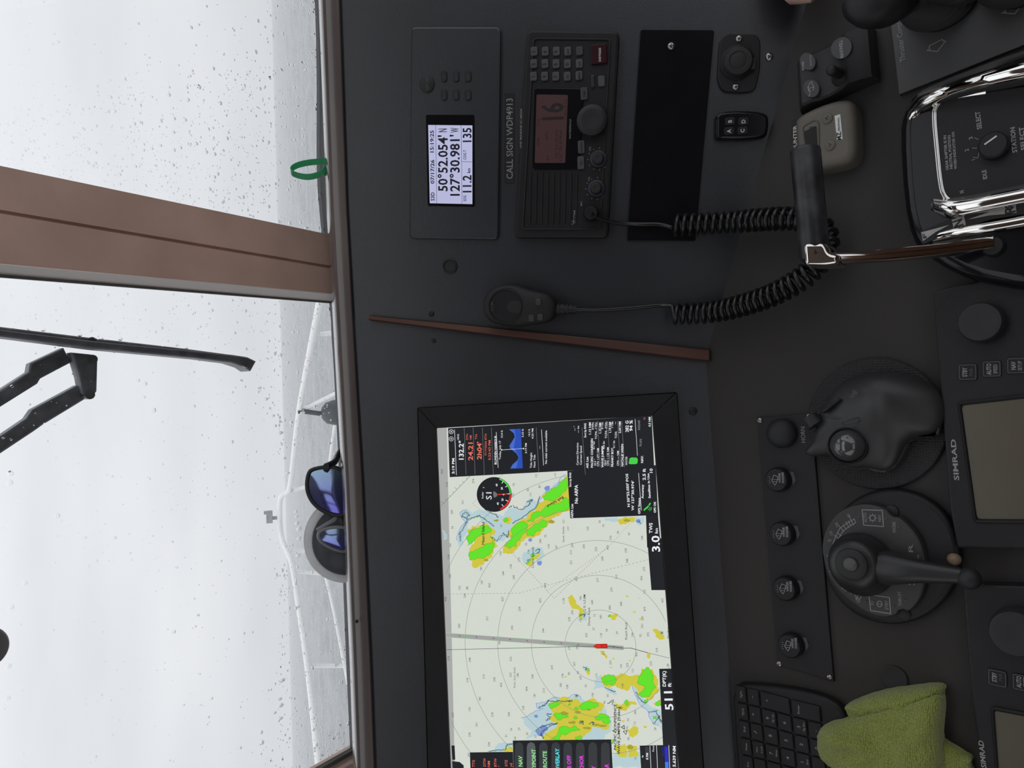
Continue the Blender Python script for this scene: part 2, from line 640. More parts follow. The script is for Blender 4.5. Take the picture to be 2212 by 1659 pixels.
b, t = wpost(((0, 588), (720, 649)), ((0, 599), (720, 655)), ((0, 588), (720, 649)), ((0, 600), (720, 656)), .006)
fix_normals(MB().hexa(b, t).obj('window_gasket', mat('grey_gasket', (.16, .17, .16), rough=.6), t1, smooth=0))
# port corner post
t2 = bpy.data.objects.new('trim_2', None)
col.objects.link(t2)
t2.matrix_world = FW.M
struct(t2)
d2 = dl.normalized()
nn = Vector((d2.y, -d2.x))
if nn.x > 0:
    nn = -nn
q0, q1 = left_edge[0] - d2 * .05, left_edge[0] + d2 * .62
MB().prism([q0, q1, q1 + nn * .007, q0 + nn * .007], -.004, .004).obj('window_gasket', mat('grey_gasket', (.16, .17, .16), rough=.6), t2, smooth=0)
MB().prism([q0 + nn * .006, q1 + nn * .006, q1 + nn * .30, q0 + nn * .30], -.02, .025, .004).obj('casing_board', M_wood, t2, smooth=0)
MB().prism([Vector((xl_loc, hb)), Vector((q0 + nn * .25).xy), Vector((q1 + nn * .25).xy), Vector((xl_loc, q1.y))], -.02, .01).obj('side_board', M_wood, t2, smooth=0)

# black rubber bead along the foot of the panes, wavy where it has lifted
bead = [(688, -260), (690, 0), (693, 60), (695, 200), (694, 330), (696, 400), (702, 470), (711, 560), (720, 600), (721, 650), (726, 690), (726, 715), (731, 780), (737, 900), (742, 1000), (750, 1200), (757, 1400), (766, 1600), (772, 1720), (785, 1900)]
top = [wq(x, y).xy for x, y in smooth_path([Vector(a) for a in bead], 2)]
bot = [wq(x + 34, y).xy for x, y in smooth_path([Vector(a) for a in bead], 2)]
o = MB().prism(top + bot[::-1], -.012, .008).obj('window_bead', M_rubber, F=FW, smooth=0)
o.data.materials[0] = mat('bead_rubber', (.06, .06, .065), rough=.5)
tag(o, 'wavy black rubber bead along the bottom of the windscreen', 'window seal')

# ------------------------------------------------------------------ helm console
con = thing('helm_console', 'black and grey helm console with wood strip and varnished front lip', 'console', FL)
def on(Fsrc, o, F):
    """part built in frame F, child of a thing placed with another frame"""
    o.matrix_world = F.M
    return o
def cpart(mb, name, m, F, smooth=35, label=None):
    o = mb.obj(name, m, con, F, smooth)
    if label:
        o['label'] = label
    return o
cpart(MB().prism(FL.q([(745, 684), (792, 1900), (1640, 1900), (1640, 784)]), -.015, 0), 'chart_panel', M_panel, FL, 0, 'black panel around the big chart display')
cpart(MB().prism(FR.q([(742, 684), (1640, 784), (1880, -260), (712, -260)]), -.015, 0), 'radio_panel', M_panel, FR, 0, 'black panel carrying the radio')
cpart(MB().prism(FC.q([(1505, 2000), (1490, 850), (1660, -330), (2330, -330), (2330, 2000)]), -.02, 0), 'console_top', M_console, FC, 0, 'grey sloping console top')
# wood strip at the joint of the two panels
s0, s1 = FL.at(800, 690), FL.at(1530, 772)
sp = [FL.at(800, 684, .0).xy, FL.at(1531, 757).xy, FL.at(1531, 781).xy, FL.at(800, 692).xy]
cpart(MB().prism(sp, -.01, .008, .0012), 'wood_strip', M_wood2, FL, 40, 'thin reddish wooden strip')
# nosing: a rounded lip swept along the top edge
prof = [(-.001, 0), (.003, .0005), (.0045, .002), (.004, .005), (-.001, .0145), (-.003, .0178), (-.006, .0193), (-.010, .020), (-.018, .0202), (-.046, .0200), (-.050, .017), (-.050, 0)]
path = [R.hit(725, -260), R.hit(738, 100), R.hit(750, 450), L.hit(763, 690), L.hit(784, 1050), L.hit(802, 1450), L.hit(819, 1900)]
rows = [[pt + Vector((0, -a, z)) for a, z in prof] for pt in path]
o = MB().grid(rows).obj('nosing', M_nose, smooth=50)
fix_normals(o)
o.parent = con
o.matrix_parent_inverse = con.matrix_world.inverted()
o['label'] = 'dark varnished rounded front lip'
# tray behind the lip
rows = [[pt + Vector((0, .051, .0)), pt + Vector((0, .051, -.002)), Vector((pt.x, wb.y - .012, pt.z - .004))] for pt in path]
o = MB().grid(rows).obj('tray', M_rubber, smooth=0)
fix_normals(o)
o.parent = con
o.matrix_parent_inverse = con.matrix_world.inverted()
# console body down to the floor
def screw(F, x, y, rpx, parent, h=0.0, m=None):
    k = F.k(x, y, h)
    c = F.at(x, y, h)
    r = rpx * k
    s = MB().lathe([(r, c.z), (r, c.z + r * .25), (r * .8, c.z + r * .5), (r * .4, c.z + r * .62)], c.xy, 14)
    o = s.obj('screw', m or M_steel, parent)
    if parent is con:
        o.matrix_world = F.M
    g = MB()
    a = random.uniform(0, PI)
    for t in (a, a + PI / 2):
        d = Vector((math.cos(t), math.sin(t))) * r * .6
        g.line([c.xy - d, c.xy + d], r * .22, c.z + r * .66)
    g.obj('screw_slot', M_ink, o, smooth=0)
    return o
screw(FR, 1662, 123, 9, con)
screw(FL, 1497, 888, 9, con, m=M_dark)
screw(FL, 937, 736, 5, con, m=M_dark)
screw(FR, 932, 678, 6, con, m=M_dark)
c = FR.at(972, 575).xy
cpart(MB().lathe([(.0085, 0), (.0085, .0015), (.007, .0022), (.0062, .001)], c, 24), 'hole_plug', M_dark, FR)
# a wooden rail end at the starboard edge of the console
wr = C.hit(1712, -62, .04)
o = MB().tube([wr + Vector((-.03, -.022, -.01)), wr + Vector((-.02, -.015, 0)), wr + Vector((0, 0, 0)), wr + Vector((.12, .05, .01))], [.010, .020, .022, .022], 16).obj('wooden_rail', M_wood, smooth=60)
tag(o, 'rounded end of a varnished wooden rail at the console edge', 'rail')

# ------------------------------------------------------------------ outside: sea, deck, bow rail
SEA = CAM.z - 4.5
def sea_material():
    m = bpy.data.materials.new('sea_water')
    m.use_nodes = True
    nt = m.node_tree
    b = nt.nodes['Principled BSDF']
    b.inputs['Base Color'].default_value = (.43, .45, .46, 1)
    b.inputs['Roughness'].default_value = .12
    b.inputs['IOR'].default_value = 1.33
    t = nt.nodes.new('ShaderNodeTexCoord')
    mpn = nt.nodes.new('ShaderNodeMapping')
    mpn.inputs['Scale'].default_value = (.4, .6, 1)
    n1 = nt.nodes.new('ShaderNodeTexNoise')
    n1.inputs['Scale'].default_value = 2.2
    n1.inputs['Detail'].default_value = 6
    n1.inputs['Roughness'].default_value = .6
    bp = nt.nodes.new('ShaderNodeBump')
    bp.inputs['Strength'].default_value = .8
    bp.inputs['Distance'].default_value = 1.2
    nt.links.new(t.outputs['Object'], mpn.inputs['Vector'])
    nt.links.new(mpn.outputs['Vector'], n1.inputs['Vector'])
    nt.links.new(n1.outputs['Fac'], bp.inputs['Height'])
    nt.links.new(bp.outputs['Normal'], b.inputs['Normal'])
    return m
rows = []
nr, nc = 250, 230
for i in range(nr + 1):
    y = 14 * (7000 / 14) ** (i / nr)
    row = []
    for k in range(nc + 1):
        x = (k / nc - .5) * 2 * (y * .85 + 12)
        a_ = 1.0 / (1 + (y / 420) ** 2)
        z = .34 * noise.noise(Vector((x * .10, y * .17, 0))) + .20 * noise.noise(Vector((x * .27 + 9, y * .42, 2))) + .09 * noise.noise(Vector((x * .8, y * .9, 5)))
        row.append(Vector((x, y, SEA + z * 1.25 * a_)))
    rows.append(row)
sea_mb = MB().grid(rows)
o = sea_mb.obj('sea', sea_material(), smooth=180, kind='stuff')
fix_normals(o)
o['label'], o['category'] = 'grey choppy sea reaching to the misty horizon', 'sea'
M_white = mat('white_painted_steel', (.86, .86, .85), rough=.3, vary=.03)
dk = CAM.z - .85
xc = at_y(605, 1130, 5.4).x
deck = MB().prism([(xc - 1.9, 1.16), (xc + 2.0, 1.16), (xc + 1.7, 3.0), (xc + .9, 4.9), (xc + .25, 5.7), (xc - .25, 5.7), (xc - .9, 4.9), (xc - 1.7, 3.0)], dk - .06, dk)
o = deck.obj('foredeck', mat('deck_paint', (.55, .56, .56), rough=.6, vary=.06), smooth=0)
struct(o)
hull = MB().prism([(xc - 1.85, 1.16), (xc + 1.95, 1.16), (xc + 1.65, 3.0), (xc + .85, 4.85), (xc + .2, 5.6), (xc - .2, 5.6), (xc - .85, 4.85), (xc - 1.65, 3.0)], SEA - .3, dk - .06)
struct(hull.obj('hull', M_white, smooth=0))
def railY(y):
    t = abs(y - 1130) / 500
    return 5.3 - 1.9 * min(1.3, t)
def rail_pt(x, y):
    return at_y(x, y, railY(y))
rail = thing('bow_rail', 'white pipe bow rail around the foredeck ahead of the windscreen', 'railing', WorldFrame)
def rpart(name, px, r):
    pts = smooth_path([rail_pt(*a) for a in px], 2)
    return MB().tube(pts, r, 10).obj(name, M_white, rail, smooth=60)
rpart('top_rail', [(735, 420), (690, 655), (667, 772), (645, 890), (634, 990), (626, 1058), (618, 1067), (608, 1070), (604, 1085), (604, 1120), (606, 1150), (612, 1175), (624, 1198), (632, 1222), (645, 1310), (664, 1430), (690, 1659), (705, 1780)], .017)
rpart('mid_rail', [(760, 700), (724, 908), (712, 1000), (706, 1060)], .010)
rpart('mid_rail', [(690, 1200), (705, 1250), (720, 1312), (742, 1425), (757, 1500), (775, 1600)], .010)
for (x, y, lean) in ((692, 722, -6), (645, 890, -30), (626, 1062, -18), (627, 1190, 0), (634, 1234, 5), (667, 1438, 0)):
    a = rail_pt(x, y)
    b2 = rail_pt(x + 60, y + lean)
    d = (b2 - a)
    d *= (dk - a.z) / d.z
    MB().tube([a, a + d], .012, 10).obj('stanchion', M_white, rail, smooth=60)
# bow light on the rail
a = rail_pt(604, 1118)
o = MB().tube([a, a + Vector((0, 0, .05))], .012, 8).box((a.x - .03, a.y - .02, a.z + .045), (a.x + .05, a.y + .02, a.z + .085)).box((a.x + .03, a.y - .012, a.z + .085), (a.x + .05, a.y + .012, a.z + .10)).obj('bow_light', mat('grey_fitting', (.35, .36, .37), rough=.5), smooth=40)
tag(o, 'small grey light fitting on top of the bow rail', 'light')
# dark fender hanging at the rail
fa, fb = rail_pt(648, 888), rail_pt(692, 893)
fb.y = fa.y
dd = (rail_pt(735, 905) - fa)
ft = thing('fender', 'dark teardrop fender hung from the bow rail by a lanyard', 'fender', WorldFrame)
M_fend = mat('dark_fender_vinyl', (.10, .105, .11), rough=.5, vary=.1)
MB().tube([fa + Vector((0, -.03, .012)), fa + Vector((0, -.03, -.01)), fb + Vector((0, -.03, 0))], .014, 8).obj('lanyard', M_fend, ft)
e3 = Vector((0.05, 0, -1))
pr_ = [(0, .012), (.008, .035), (.03, .060), (.07, .072), (.16, .078), (.26, .078), (.34, .06), (.38, .02)]
MB().tube([fb + Vector((0, -.03, 0)) + e3 * t for t, _ in pr_], [r for _, r in pr_], 18).obj('fender_body', M_fend, ft, smooth=60)

# ------------------------------------------------------------------ windscreen wiper outside the port pane
wp = thing('windscreen_wiper', 'black twin-arm windscreen wiper with long blade outside the glass', 'wiper', FW)
M_wip = mat('wiper_black', (.24, .25, .27), rough=.5, vary=.3, scale=60, bump=.3, bscale=400)
hw = -.022
def wpx(p, h=hw):
    return [FW.at(x, y, h) for x, y in p]
def bar(px, wpx_, name, h0, h1, m=M_wip, par=wp):
    pts = [Vector(a) for a in px]
    rows_t, rows_b = [], []
    for i, a in enumerate(pts):
        e_ = (pts[min(i + 1, len(pts) - 1)] - pts[max(i - 1, 0)]).normalized()
        nrm = Vector((-e_.y, e_.x)) * wpx_[i] / 2
        rows_t.append(FW.at(*(a + nrm), hw).xy)
        rows_b.append(FW.at(*(a - nrm), hw).xy)
    return MB().prism(rows_t + rows_b[::-1], h0, h1, .0015, 1).obj(name, m, par, smooth=40)
bar([(-700, 628), (-330, 678), (0, 722), (200, 747), (420, 768), (490, 776), (520, 783), (536, 792)], [15, 15, 15, 16, 15, 17, 22, 24], 'rubber_blade', -.034, -.008, M_wip)
bar([(-700, 621), (-330, 671), (0, 714), (200, 739), (400, 760), (534, 775)], [20, 20, 20, 21, 17, 11], 'blade_spine', -.046, -.030)
o = MB().prism(FW.q([(163, 760), (212, 765), (220, 770), (218, 845), (208, 856), (186, 850), (180, 815)], hw), -.052, -.034, .002).obj('pivot_plate', M_wip, wp)
bar([(-900, 1458), (-330, 1085), (0, 869), (85, 815), (90, 800), (160, 765)], [32, 32, 31, 32, 40, 36], 'wiper_arm', -.060, -.044)
bar([(-900, 1561), (-330, 1188), (0, 972), (80, 918), (95, 902), (192, 846)], [32, 32, 31, 32, 40, 34], 'wiper_arm', -.060, -.044)
for x, y, r in ((205, 735, 7), (207, 775, 8), (200, 852, 9)):
    c = FW.at(x, y, hw)
    MB().lathe([(r * .0006, -.056), (r * .0006, -.030)], c.xy, 10).obj('pivot_bolt', mat('wiper_bolt', (.25, .25, .25), rough=.4, metal=.6), wp)
c = FW.at(-34, 1400).xy
k = FW.k(0, 1400)
o = MB().lathe([(48 * k, .0), (48 * k, .002), (44 * k, .006), (20 * k, .010), (16 * k, .016), (13 * k, .019)], c, 36).obj('suction_cup', mat('grey_rubber_cup', (.22, .22, .225), rough=.4, vary=.2), F=FW)
tag(o, 'round grey suction cup stuck high on the windscreen', 'suction cup')

# ------------------------------------------------------------------ rain on the outside of the glass
def water_material():
    m = bpy.data.materials.new('rain_water')
    m.use_nodes = True
    b = m.node_tree.nodes['Principled BSDF']
    b.inputs['Transmission Weight'].default_value = 1
    b.inputs['IOR'].default_value = 1.33
    b.inputs['Roughness'].default_value = .0
    b.inputs['Base Color'].default_value = (1, 1, 1, 1)
    return m
M_rain = water_material()
def unit_drop():
    m = MB()
    m.lathe([(1.0, 0), (.985, -.10), (.92, -.27), (.72, -.41), (.42, -.50), (.12, -.54)], (0, 0), 14)
    return m
drops = []      # (x, y, r px, stretch)
Rn = random.Random(21)
big = [(22, 1023, 7), (21, 1043, 7), (123, 1114, 6.5), (53, 1260, 6), (24, 1312, 6.5), (18, 1439, 6.5), (16, 1508, 6), (332, 886, 5.5), (313, 829, 5), (311, 858, 3.5), (558, 45, 4), (565, 1582, 4), (567, 1604, 4.5),
       (233, 241, 4), (247, 240, 4), (303, 228, 3.5), (180, 279, 4), (157, 297, 4), (305, 265, 4), (376, 256, 4), (400, 259, 4), (430, 188, 5), (476, 223, 4.5), (553, 112, 4.5), (583, 168, 4), (461, 148, 4), (258, 377, 4), (314, 401, 3.5), (390, 319, 3.5), (328, 321, 3.5), (47, 335, 3.5), (69, 331, 3.5), (265, 658, 3.2), (335, 717, 3.2), (75, 680, 3.2), (76, 688, 3.2)]
for x, y, r in big:
    drops.append((x, y, r, 1.0))
arc = [(532, 790), (560, 838), (573, 862), (583, 882), (589, 898), (596, 920), (603, 935), (607, 960), (614, 990), (622, 1022), (630, 1060), (640, 1105), (643, 1116), (644, 1130), (645, 1142), (646, 1163), (646, 1200), (610, 1470), (605, 1510), (607, 1524), (595, 1540), (604, 1552)]
for x, y in arc:
    drops.append((x + Rn.uniform(-2, 2), y, Rn.uniform(2.6, 4.2), Rn.uniform(1.5, 2.2)))
def mull_r(x):
    return 360 + x * .208 - 4
def mull_l(x):
    return 602 + x * .075
def density(x, y):
    """drops are thick low down and out of the wiper's sweep"""
    if y < mull_r(x):
        edge = 240 - .21 * x
        if x > 575:
            return .95
        return .85 if y > edge + 18 else (.35 if y > edge - 25 else .07 + .06 * (x > 400))
    if y < mull_l(x) + 2:
        return 0
    if x > 600 and (y < 1000 or y > 1160):
        return .95
    if y < 712 + x * .1 and x < 640:
        return .40
    if x > 560 and (y < 900 or y > 1450):
        return .45
    return .10 if y < 1250 else .075
n_try = 0
while len(drops) < 2900 and n_try < 60000:
    n_try += 1
    x, y = Rn.uniform(-20, 765), Rn.uniform(-20, 1680)
    lim = 690 if y < 360 else 700 + (y - 360) * .052
    if x > lim - 4 or Rn.random() > density(x, y):
        continue
    r = min(4.2, .95 + Rn.expovariate(1 / .75)) * (1.0 if x < 600 else .95)
    drops.append((x, y, r, Rn.uniform(1, 1.25)))
drops.sort(key=lambda a: -a[2] * a[3])
um = unit_drop()
dm = None
FW0 = FW
fine = MB()
for i, (x, y, r, st) in enumerate(drops):
    c = FW.at(x, y, -.0053)
    k = FW.k(x, y)
    if i < 300:
        Mx = FW.M @ Matrix.Translation(c) @ Matrix.Diagonal((r * k, r * k * st, r * k * 1.0, 1))
        if dm is None:
            o = um.obj('raindrop', M_rain, smooth=80)
            dm = o.data
        else:
            o = bpy.data.objects.new('raindrop', dm)
            col.objects.link(o)
        o.matrix_world = Mx
        if st > 1.45:
            tag(o, 'elongated raindrop in the row left at the edge of the wiper sweep', 'raindrop', 'raindrops along the wiper sweep')
        elif y < mull_r(x) + 60:
            tag(o, 'round clear raindrop on the windscreen pane nearest the green cable tie', 'raindrop', 'raindrops on the cable tie pane')
        else:
            tag(o, 'round clear raindrop on the windscreen pane that carries the wiper', 'raindrop', 'raindrops on the wiper pane')
    else:
        q = MB().lathe([(1.0, 0), (.94, -.26), (.60, -.46), (.15, -.54)], (0, 0), 8)
        fine.add([(c.x + a * r * k, c.y + b_ * r * k * st, c.z + d_ * r * k) for a, b_, d_ in q.v], q.f)
o = fine.obj('fine_droplets', M_rain, F=FW, smooth=80, kind='stuff')
o['label'], o['category'] = 'fine spray of tiny droplets all over the windscreen glass', 'droplets'

# ------------------------------------------------------------------ big chart display
H0 = .004
cp = thing('chart_display', 'large black-framed chart display showing a bright nautical chart', 'monitor', FL)
outer = rnd(FL.q([(902, 880), (1463, 847), (1535, 1860), (930, 1860)], .006), .012, 5)
scr_px = [(944, 925), (1408, 898), (1474, 1765), (979, 1765)]
scr = FL.q(scr_px, H0)
def bezel():
    a = ccw(outer)
    m = MB()
    q = ccw(scr)
    m.prism(outer, .0005, H0 - .0012)
    return m
bezel().obj('back_plate', M_black, cp)
# frame of four mitred bars between the outline and the screen opening
o4 = FL.q([(902, 880), (1463, 847), (1535, 1860), (930, 1860)], .006)
for i in range(4):
    a, b2 = o4[i], o4[(i + 1) % 4]
    c1, d1 = scr[(i + 1) % 4], scr[i]
    MB().prism(rnd([a, b2, c1, d1], .0015, 2), .001, .0085, .0012).obj('bezel', M_black, cp)
G_ = lambda n, c, k=1.0: glow(n, c, k)
sm = MB().flat(scr, H0).obj('screen', G_('chart_water', (205, 210, 201)), cp, smooth=0)
z1 = lambda x, y: (920 + x / 3.463, 1180 + y / 3.463)
z2 = lambda x, y: (920 + x / 3.687, 830 + y / 3.687)
z3 = lambda x, y: (960 + x / 4.096, 1480 + y / 4.096)
LAY = [0]
def lay(k):
    return H0 + .00012 * k
class Print:
    """flat print on the screen: one mesh for each colour and layer"""
    def __init__(s, name, colr, k, sep=False):
        s.m, s.name, s.c, s.k, s.sep = MB(), name, colr, k, sep
        s.h = lay(k)
    def poly(s, z, pts, amp=0, it=3, seed=1, sm_=0):
        p = [Vector(FL.at(*z(*a), s.h).xy) for a in pts]
        if sm_:
            p = smooth_loop(p, sm_)
        if amp:
            p = rough(p, amp, it, seed)
        if s.sep:
            MB().flat(p, s.h).obj(s.name, glow(s.name + '_ink', s.c), sm, smooth=0)
        else:
            s.m.flat(p, s.h)
        return s
    def line(s, z, pts, wpx_, closed=False, dash=None, amp=0, it=3, seed=1):
        p = [Vector(FL.at(*z(*a), s.h).xy) for a in pts]
        k = FL.k(*z(*pts[0]), s.h)
        if amp:
            p = rough(p, amp, it, seed)
            if not closed:
                p = p[:-(2 ** it - 1)] if it else p
        m_ = MB() if s.sep else s.m
        m_.line(p, wpx_ * k, s.h, closed, dash * k if dash else None)
        if s.sep:
            m_.obj(s.name, glow(s.name + '_ink', s.c), sm, smooth=0)
        return s
    def text(s, z, t, xb, y0, y1=None, cap=6, bold=False, align='L', sc_=1.0, wf=1.0, x2=None):
        a = z(xb, y0)
        b = z(x2 if x2 is not None else xb, y1) if y1 is not None else None
        m_ = MB() if s.sep else s.m
        m_.text(FL, t, a, b, cap, s.h, bold, align, wf)
        if s.sep:
            m_.obj(s.name, glow(s.name + '_ink', s.c), sm, smooth=0)
        return s
    def done(s):
        if s.sep:
            return
        return s.m.obj(s.name, glow(s.name + '_ink', s.c), sm, smooth=0)
px = lambda x, y: (x, y)

# title strip
Print('title_strip', (163, 165, 163), 1).poly(px, [(944, 925), (965, 924), (985, 1765), (979, 1765)]).done()
# shallows
sh = Print('shallow_water', (176, 200, 205), 1, True)
sh.poly(z3, [(680, 290), (740, 270), (800, 230), (880, 210), (820, 205), (810, 160), (860, 150), (930, 125), (1060, 120), (1150, 80), (1190, 90), (1210, 130), (1360, 160), (1420, 200), (1480, 350), (1460, 420), (1400, 480), (720, 480), (760, 440), (770, 400), (730, 370), (700, 330)], .22, 3, 3)
sh.poly(z2, [(245, 1240), (270, 1150), (320, 1100), (270, 1020), (330, 1000), (370, 1030), (440, 1000), (490, 1000), (540, 1040), (620, 1050), (650, 990), (760, 1010), (800, 930), (850, 900), (880, 940), (960, 850), (1060, 770), (1115, 715), (1118, 760), (900, 980), (700, 1120), (620, 1250), (560, 1260), (520, 1230), (420, 1050), (350, 1080), (330, 1180), (300, 1260), (260, 1300)], .15, 3, 5)
sh.poly(z2, [(760, 1390), (800, 1330), (880, 1300), (930, 1300), (950, 1370), (920, 1430), (870, 1400), (800, 1430)], .25, 3, 6)
sh.poly(z1, [(1310, 960), (1260, 1010), (1250, 1070), (1280, 1060), (1340, 1060), (1430, 1110), (1400, 1060), (1330, 1040)], .2, 3, 8)
sh.poly(z1, [(1560, 1000), (1545, 1060), (1590, 1160), (1650, 1220), (1670, 1280), (1740, 1340), (1770, 1380), (1765, 1250), (1700, 1210), (1640, 1160)], .2, 3, 9)
sh.poly(z1, [(1140, 560), (1180, 480), (1210, 500), (1200, 560)], .2, 3, 10)
sh.poly(z1, [(1400, 1560), (1440, 1530), (1600, 1540), (1610, 1659), (1400, 1659)], .2, 3, 11)
sh.poly(z1, [(1165, 915), (1200, 890), (1225, 920), (1200, 945)], .2, 2, 12)
sh.poly(z2, [(1425, 1060), (1520, 1055), (1530, 1090), (1430, 1090)], .2, 2, 13)
sh.poly(z2, [(1670, 1055), (1735, 1050), (1730, 1110), (1690, 1125)], .2, 2, 14)
sh.poly(z1, [(480, 1540), (600, 1470), (650, 1465), (650, 1500), (560, 1540)], .15, 3, 15)
sh.poly(z2, [(128, 1160), (170, 1200), (170, 1230), (140, 1240)], .15, 2, 15)
sh.done()
dp = Print('deep_edge', (120, 140, 200), 2, True)
for z, pts, sd in ((z3, [(680, 290), (740, 270), (800, 230), (880, 210), (820, 205), (810, 160), (860, 150), (930, 125), (1060, 120), (1150, 80), (1190, 90), (1210, 130)], 3), (z2, [(245, 1240), (270, 1150), (320, 1100), (270, 1020), (330, 1000)], 5), (z2, [(1115, 715), (960, 850), (900, 920), (880, 980)], 6), (z1, [(1560, 1000), (1545, 1060), (1590, 1160), (1650, 1220), (1670, 1280), (1740, 1340)], 9)):
    dp.line(z, pts, 1.0, amp=.15, it=2, seed=sd)
dp.poly(z2, [(940, 830), (985, 810), (975, 850), (950, 850)], .2, 2, 2)
for i, (x, y, r) in enumerate(((820, 1405, 14), (905, 1425, 18), (700, 1310, 12), (1195, 1110, 0), (1690, 1090, 16), (120, 1200, 0), (830, 1240, 14))):
    if r:
        dp.poly(z2, [(x + r * math.cos(a) * 1.2, y + r * math.sin(a)) for a in [k * .8 for k in range(8)]], .25, 2, i)
for i, (x, y, r) in enumerate(((810, 275, 14), (850, 420, 30), (880, 380, 28), (1080, 240, 30), (1290, 335, 22), (1170, 150, 16), (1250, 270, 12))):
    dp.poly(z3, [(x + r * math.cos(a) * 1.3, y + r * math.sin(a)) for a in [k * .8 for k in range(8)]], .3, 2, i)
dp.done()
# tidal flats: olive
ol = Print('tidal_flat', (200, 192, 62), 3, True)
ol.poly(z2, [(345, 1330), (370, 1200), (330, 1160), (420, 1120), (480, 1105), (520, 1140), (570, 1170), (520, 1210), (560, 1250), (575, 1290), (540, 1340), (500, 1390), (450, 1440), (370, 1450), (345, 1400)], .28, 3, 1)
ol.poly(z2, [(1115, 725), (1138, 760), (1140, 1010), (1060, 1050), (980, 1110), (940, 1150), (880, 1210), (790, 1230), (740, 1290), (680, 1350), (610, 1340), (620, 1290), (680, 1230), (640, 1200), (700, 1120), (800, 1070), (870, 1010), (890, 960), (950, 920), (920, 890), (1010, 820), (1080, 770)], .2, 3, 2)
ol.poly(z2, [(610, 1070), (660, 1050), (690, 1080), (660, 1115), (620, 1100)], .25, 2, 3)
ol.poly(z2, [(800, 1440), (840, 1380), (890, 1340), (930, 1360), (890, 1390), (830, 1450)], .25, 3, 4)
ol.poly(z3, [(900, 180), (1000, 130), (1200, 150), (1380, 150), (1420, 190), (1360, 250), (1470, 330), (1460, 380), (1300, 380), (1250, 430), (1200, 480), (870, 480), (860, 450), (950, 390), (1000, 350), (930, 310), (960, 240)], .25, 3, 5)
ol.poly(z1, [(1310, 980), (1430, 968), (1520, 970), (1590, 960), (1590, 1050), (1500, 1085), (1420, 1040), (1360, 1060), (1310, 1020)], .25, 3, 6)
ol.poly(z1, [(1560, 1000), (1620, 910), (1690, 915), (1740, 1030), (1750, 1080), (1660, 1150), (1590, 1110), (1560, 1060)], .25, 3, 7)
ol.poly(z1, [(1400, 1160), (1540, 1160), (1580, 1180), (1500, 1230), (1430, 1215)], .25, 3, 8)
ol.poly(z1, [(1700, 1170), (1755, 1145), (1762, 1190), (1720, 1195)], .25, 2, 8)
ol.poly(z1, [(1060, 380), (1090, 360), (1120, 400), (1140, 440), (1190, 500), (1170, 560), (1145, 530), (1150, 490), (1100, 470), (1075, 430)], .22, 3, 9)
ol.poly(z1, [(1370, 520), (1440, 508), (1420, 550), (1390, 552)], .3, 3, 10)
ol.poly(z1, [(1190, 930), (1230, 925), (1225, 955), (1210, 965)], .3, 2, 11)
ol.poly(z1, [(1280, 770), (1310, 780), (1360, 830), (1350, 842), (1310, 810)], .25, 2, 12)
ol.poly(z1, [(1500, 1375), (1545, 1340), (1590, 1365), (1580, 1410), (1520, 1425)], .3, 3, 13)
ol.poly(z1, [(1420, 1480), (1490, 1475), (1500, 1580), (1440, 1570)], .2, 3, 14)
ol.poly(z1, [(1500, 1500), (1575, 1490), (1595, 1560), (1510, 1570)], .2, 3, 15)
ol.poly(z2, [(1530, 1075), (1590, 1055), (1665, 1055), (1665, 1090), (1600, 1110), (1540, 1115)], .25, 3, 16)
ol.poly(z1, [(1700, 620), (1730, 615), (1760, 660), (1790, 690), (1770, 700), (1720, 660)], .3, 3, 17)
ol.poly(z1, [(1640, 790), (1680, 800), (1670, 845), (1655, 835)], .3, 2, 18)
ol.poly(z1, [(570, 1540), (620, 1505), (650, 1500), (650, 1535)], .2, 2, 19)
for i, (x, y) in enumerate(((1505, 375), (1600, 545), (1560, 495), (1385, 905), (1525, 855), (1640, 1350), (1475, 1310), (1595, 388), (1045, 978), (1405, 840), (1520, 1030))):
    ol.poly(z1, [(x - 14, y), (x, y - 7), (x + 14, y), (x, y + 8)], .4, 2, i)
ol.done()
ol2 = Print('tidal_flat_shade', (160, 152, 56), 4, True)
for i, (x, y, a, b2) in enumerate(((1060, 250, 40, 15), (1180, 240, 30, 12), (1260, 215, 40, 9), (1130, 330, 35, 14), (1210, 330, 24, 18), (1340, 350, 30, 12), (1260, 380, 40, 10), (1100, 390, 30, 8), (1560, 200, 20, 12), (1645, 550, 30, 20), (1400, 360, 40, 10))):
    ol2.poly(z3, [(x + a * math.cos(t), y + b2 * math.sin(t)) for t in [k * .7 for k in range(9)]], .3, 2, i)
for i, (x, y, a, b2) in enumerate(((1000, 1095, 26, 14), (480, 1400, 22, 8), (1600, 1085, 26, 12), (560, 1085, 20, 10))):
    ol2.poly(z2, [(x + a * math.cos(t), y + b2 * math.sin(t)) for t in [k * .7 for k in range(9)]], .3, 2, i)
ol2.done()
